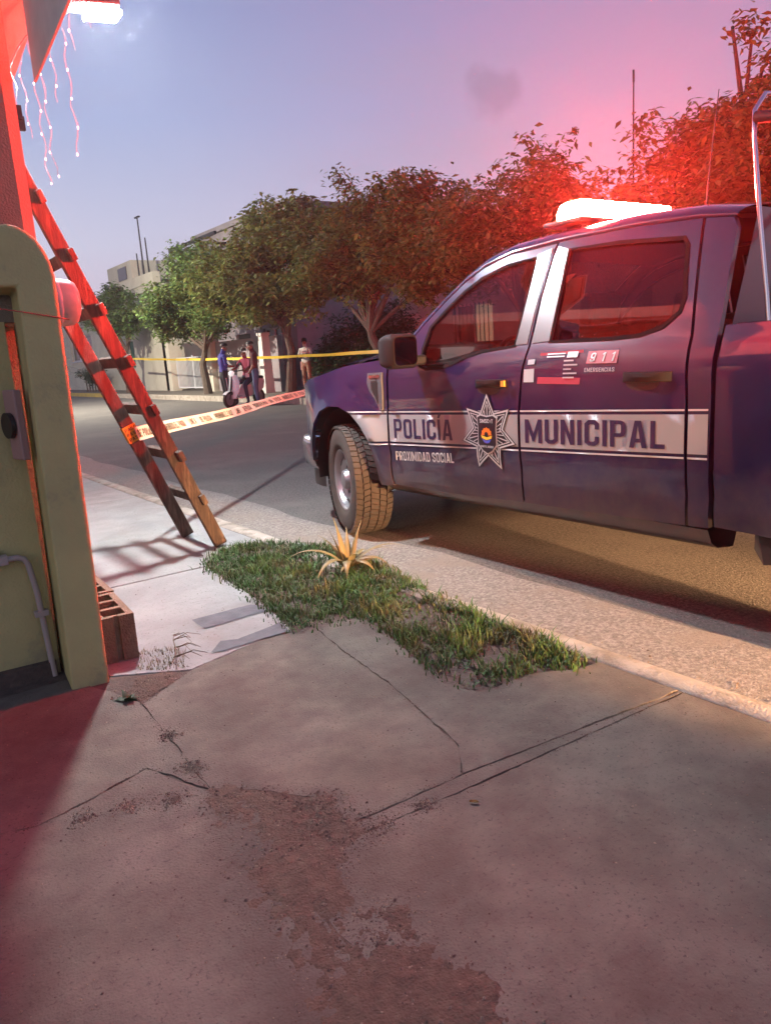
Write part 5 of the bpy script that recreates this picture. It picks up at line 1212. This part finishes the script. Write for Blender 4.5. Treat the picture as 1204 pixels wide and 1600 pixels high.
# facing: +Y local; the group looks at the scooter between them
person('man in blue shirt and black striped trousers looking at phone', (9.13, 20.75, 0), RAD(-95), stand(.03, ((-.24, .02, 1.15), (-.12, .26, 1.12), (-.05, .33, 1.14)), ((.24, .02, 1.15), (.12, .27, 1.12), (.05, .34, 1.14)), (0, .06)), [skin, cl('shirt_blue', (.045, .04, .24)), cl('trousers_black', (.015, .015, .02)), cl('shoe_white', (.45, .45, .45))], 'short', pants_stripe, 1.03)
person('man in dark red shirt and blue jeans beside the scooter', (9.75, 19.95, 0), RAD(60), stand(.02, ((-.25, .0, 1.15), (-.22, .14, .95), (-.20, .19, .88)), None, (-.03, .05)), [skin, cl('shirt_maroon', (.09, .018, .022)), cl('jeans', (.09, .12, .21)), cl('shoe_dark', (.02, .02, .02))], 'short', jeans_x, 1.03)
Js = {'pelvis': (0, 0, .84), 'belly': (0, .04, 1.0), 'chest': (0, .08, 1.21), 'neck': (0, .10, 1.37), 'chin': (0, .13, 1.44), 'skull': (0, .15, 1.55)}
for s, x in (('L', -1), ('R', 1)):
    Js.update({'sh'+s: (x*.18, .09, 1.30), 'el'+s: (x*.26, .25, 1.10), 'wr'+s: (x*.28, .46, 1.02), 'hd'+s: (x*.28, .55, 1.02), 'hip'+s: (x*.10, .03, .80), 'kn'+s: (x*.20, .42, .62), 'an'+s: (x*.22, .36, .12), 'to'+s: (x*.22, .52, .06)})
def stripes(r, jv):
    for k in range(5):
        x = -.09+.045*k; b = MB(); b.tube([(x, -.098, .92), (x, -.075, 1.05), (x*1.1, -.055, 1.24)], .009, 6); b.build('shirt_stripe', cl('stripe_pale', (.5, .42, .46)), r)
SC = Vector((9.62, 20.55, 0)); SR = RAD(112)
person('rider in red striped shirt seated on the white scooter', SC-Matrix.Rotation(SR, 3, 'Z') @ Vector((0, .28, 0)), SR, Js, [skin, cl('shirt_striped', (.26, .03, .07)), cl('trousers_navy', (.03, .035, .07)), cl('shoe_black', (.02, .02, .02))], 'short', stripes, 1.0)
person('woman in white top and skirt with pink handbag', (12.45, 21.75, .17), RAD(120), stand(.0, ((-.23, .06, 1.17), (-.06, .20, 1.22), (.02, .19, 1.24)), ((.24, .02, 1.15), (.10, .20, 1.18), (.02, .24, 1.2)), (0, .02)), [skin, cl('top_white', (.48, .46, .42)), cl('skin_legs', (.24, .12, .08)), cl('sandal', (.1, .05, .04))], 'long', bag, .97)
sc = empty('motor_scooter', SC, SR); tag(sc, 'white motor scooter parked between the people on the road', 'scooter')
def swheel(y, z=.24):
    r = empty('wheel', (0, y, z), 0, sc)
    MB().tube([(0, .20*math.cos(a), .20*math.sin(a)) for a in np.linspace(0, 6.283, 24, endpoint=False)], .048, 8, closed=True).build('tyre', M['rubber'], r, True)
    MB().cyl((-.02, 0, 0), (.02, 0, 0), .16, n=20).build('rim', M['silver'], r)
swheel(.62); swheel(-.62)
white_p = mat('scooter_white', (.62, .62, .64), .25, coat=.8)
b = MB(); rows = []
for y, w_, zb, zt in ((-.85, .06, .62, .76), (-.7, .14, .48, .78), (-.45, .17, .36, .77), (-.15, .17, .30, .74), (.05, .14, .26, .50), (.15, .13, .24, .32), (.35, .13, .24, .30)):
    rows.append([(-w_, y, zb), (-w_*1.05, y, (zb+zt)/2), (-w_*.8, y, zt), (0, y, zt+.01), (w_*.8, y, zt), (w_*1.05, y, (zb+zt)/2), (w_, y, zb)])
b.grid(rows); b.build('body', white_p, sc, True)
b = MB(); b.grid([[(x, .42+.10*(1-(x/.22)**2)-.12*(z-.3), z) for x in np.linspace(-.22*k, .22*k, 7)] for z, k in ((.26, .6), (.45, .95), (.7, 1.0), (.92, .7))]); b.build('leg_shield', white_p, sc, 'all')
b = MB(); b.grid([[(x, y, .47-2.4*(y-.62)**2+.03-abs(x)*.3) for x in (-.07, -.03, .03, .07)] for y in np.linspace(.44, .82, 9)]); b.build('front_mudguard', white_p, sc, 'all')
b = MB(); b.box((0, -.40, .80), (.28, .72, .09)); bevel(b.build('seat', M['black'], sc), .035, 3)
MB().tube([(0, .62, .24), (0, .52, .55), (0, .40, .98)], .03, 8).build('fork', M['darkmetal'], sc)
MB().tube([(-.34, .30, 1.04), (-.15, .36, 1.02), (.15, .36, 1.02), (.34, .30, 1.04)], .016, 8).build('handlebar', M['black'], sc)
b = MB(); b.lathe([(0, .085), (.05, .08), (.08, .05), (.09, 0)], (0, .42, .96), (0, 1, .1), 20); b.build('headlamp', M['headlight'], sc, True)
for s_ in (-1, 1):
    MB().tube([(s_*.2, .35, 1.04), (s_*.24, .33, 1.18)], .007, 6).build('mirror_stalk', M['black'], sc); MB().box((s_*.25, .33, 1.21), (.11, .02, .07)).build('mirror', M['black'], sc)

# ================================================================== haze box added to make a glow round the beacon and lamps
HZ = MB(); HZ.box2((-405, -405, -1.0), (405, 405, 14.0))
hm = bpy.data.materials.new('haze'); hm.use_nodes = True; ht = hm.node_tree; ht.nodes.clear()
ho = ht.nodes.new('ShaderNodeOutputMaterial'); hv = ht.nodes.new('ShaderNodeVolumePrincipled')
hv.inputs['Color'].default_value = (.95, .93, .95, 1); hv.inputs['Density'].default_value = .0013; hv.inputs['Anisotropy'].default_value = .78
ht.links.new(hv.outputs[0], ho.inputs['Volume'])
tag(HZ.build('haze', hm), kind='stuff')
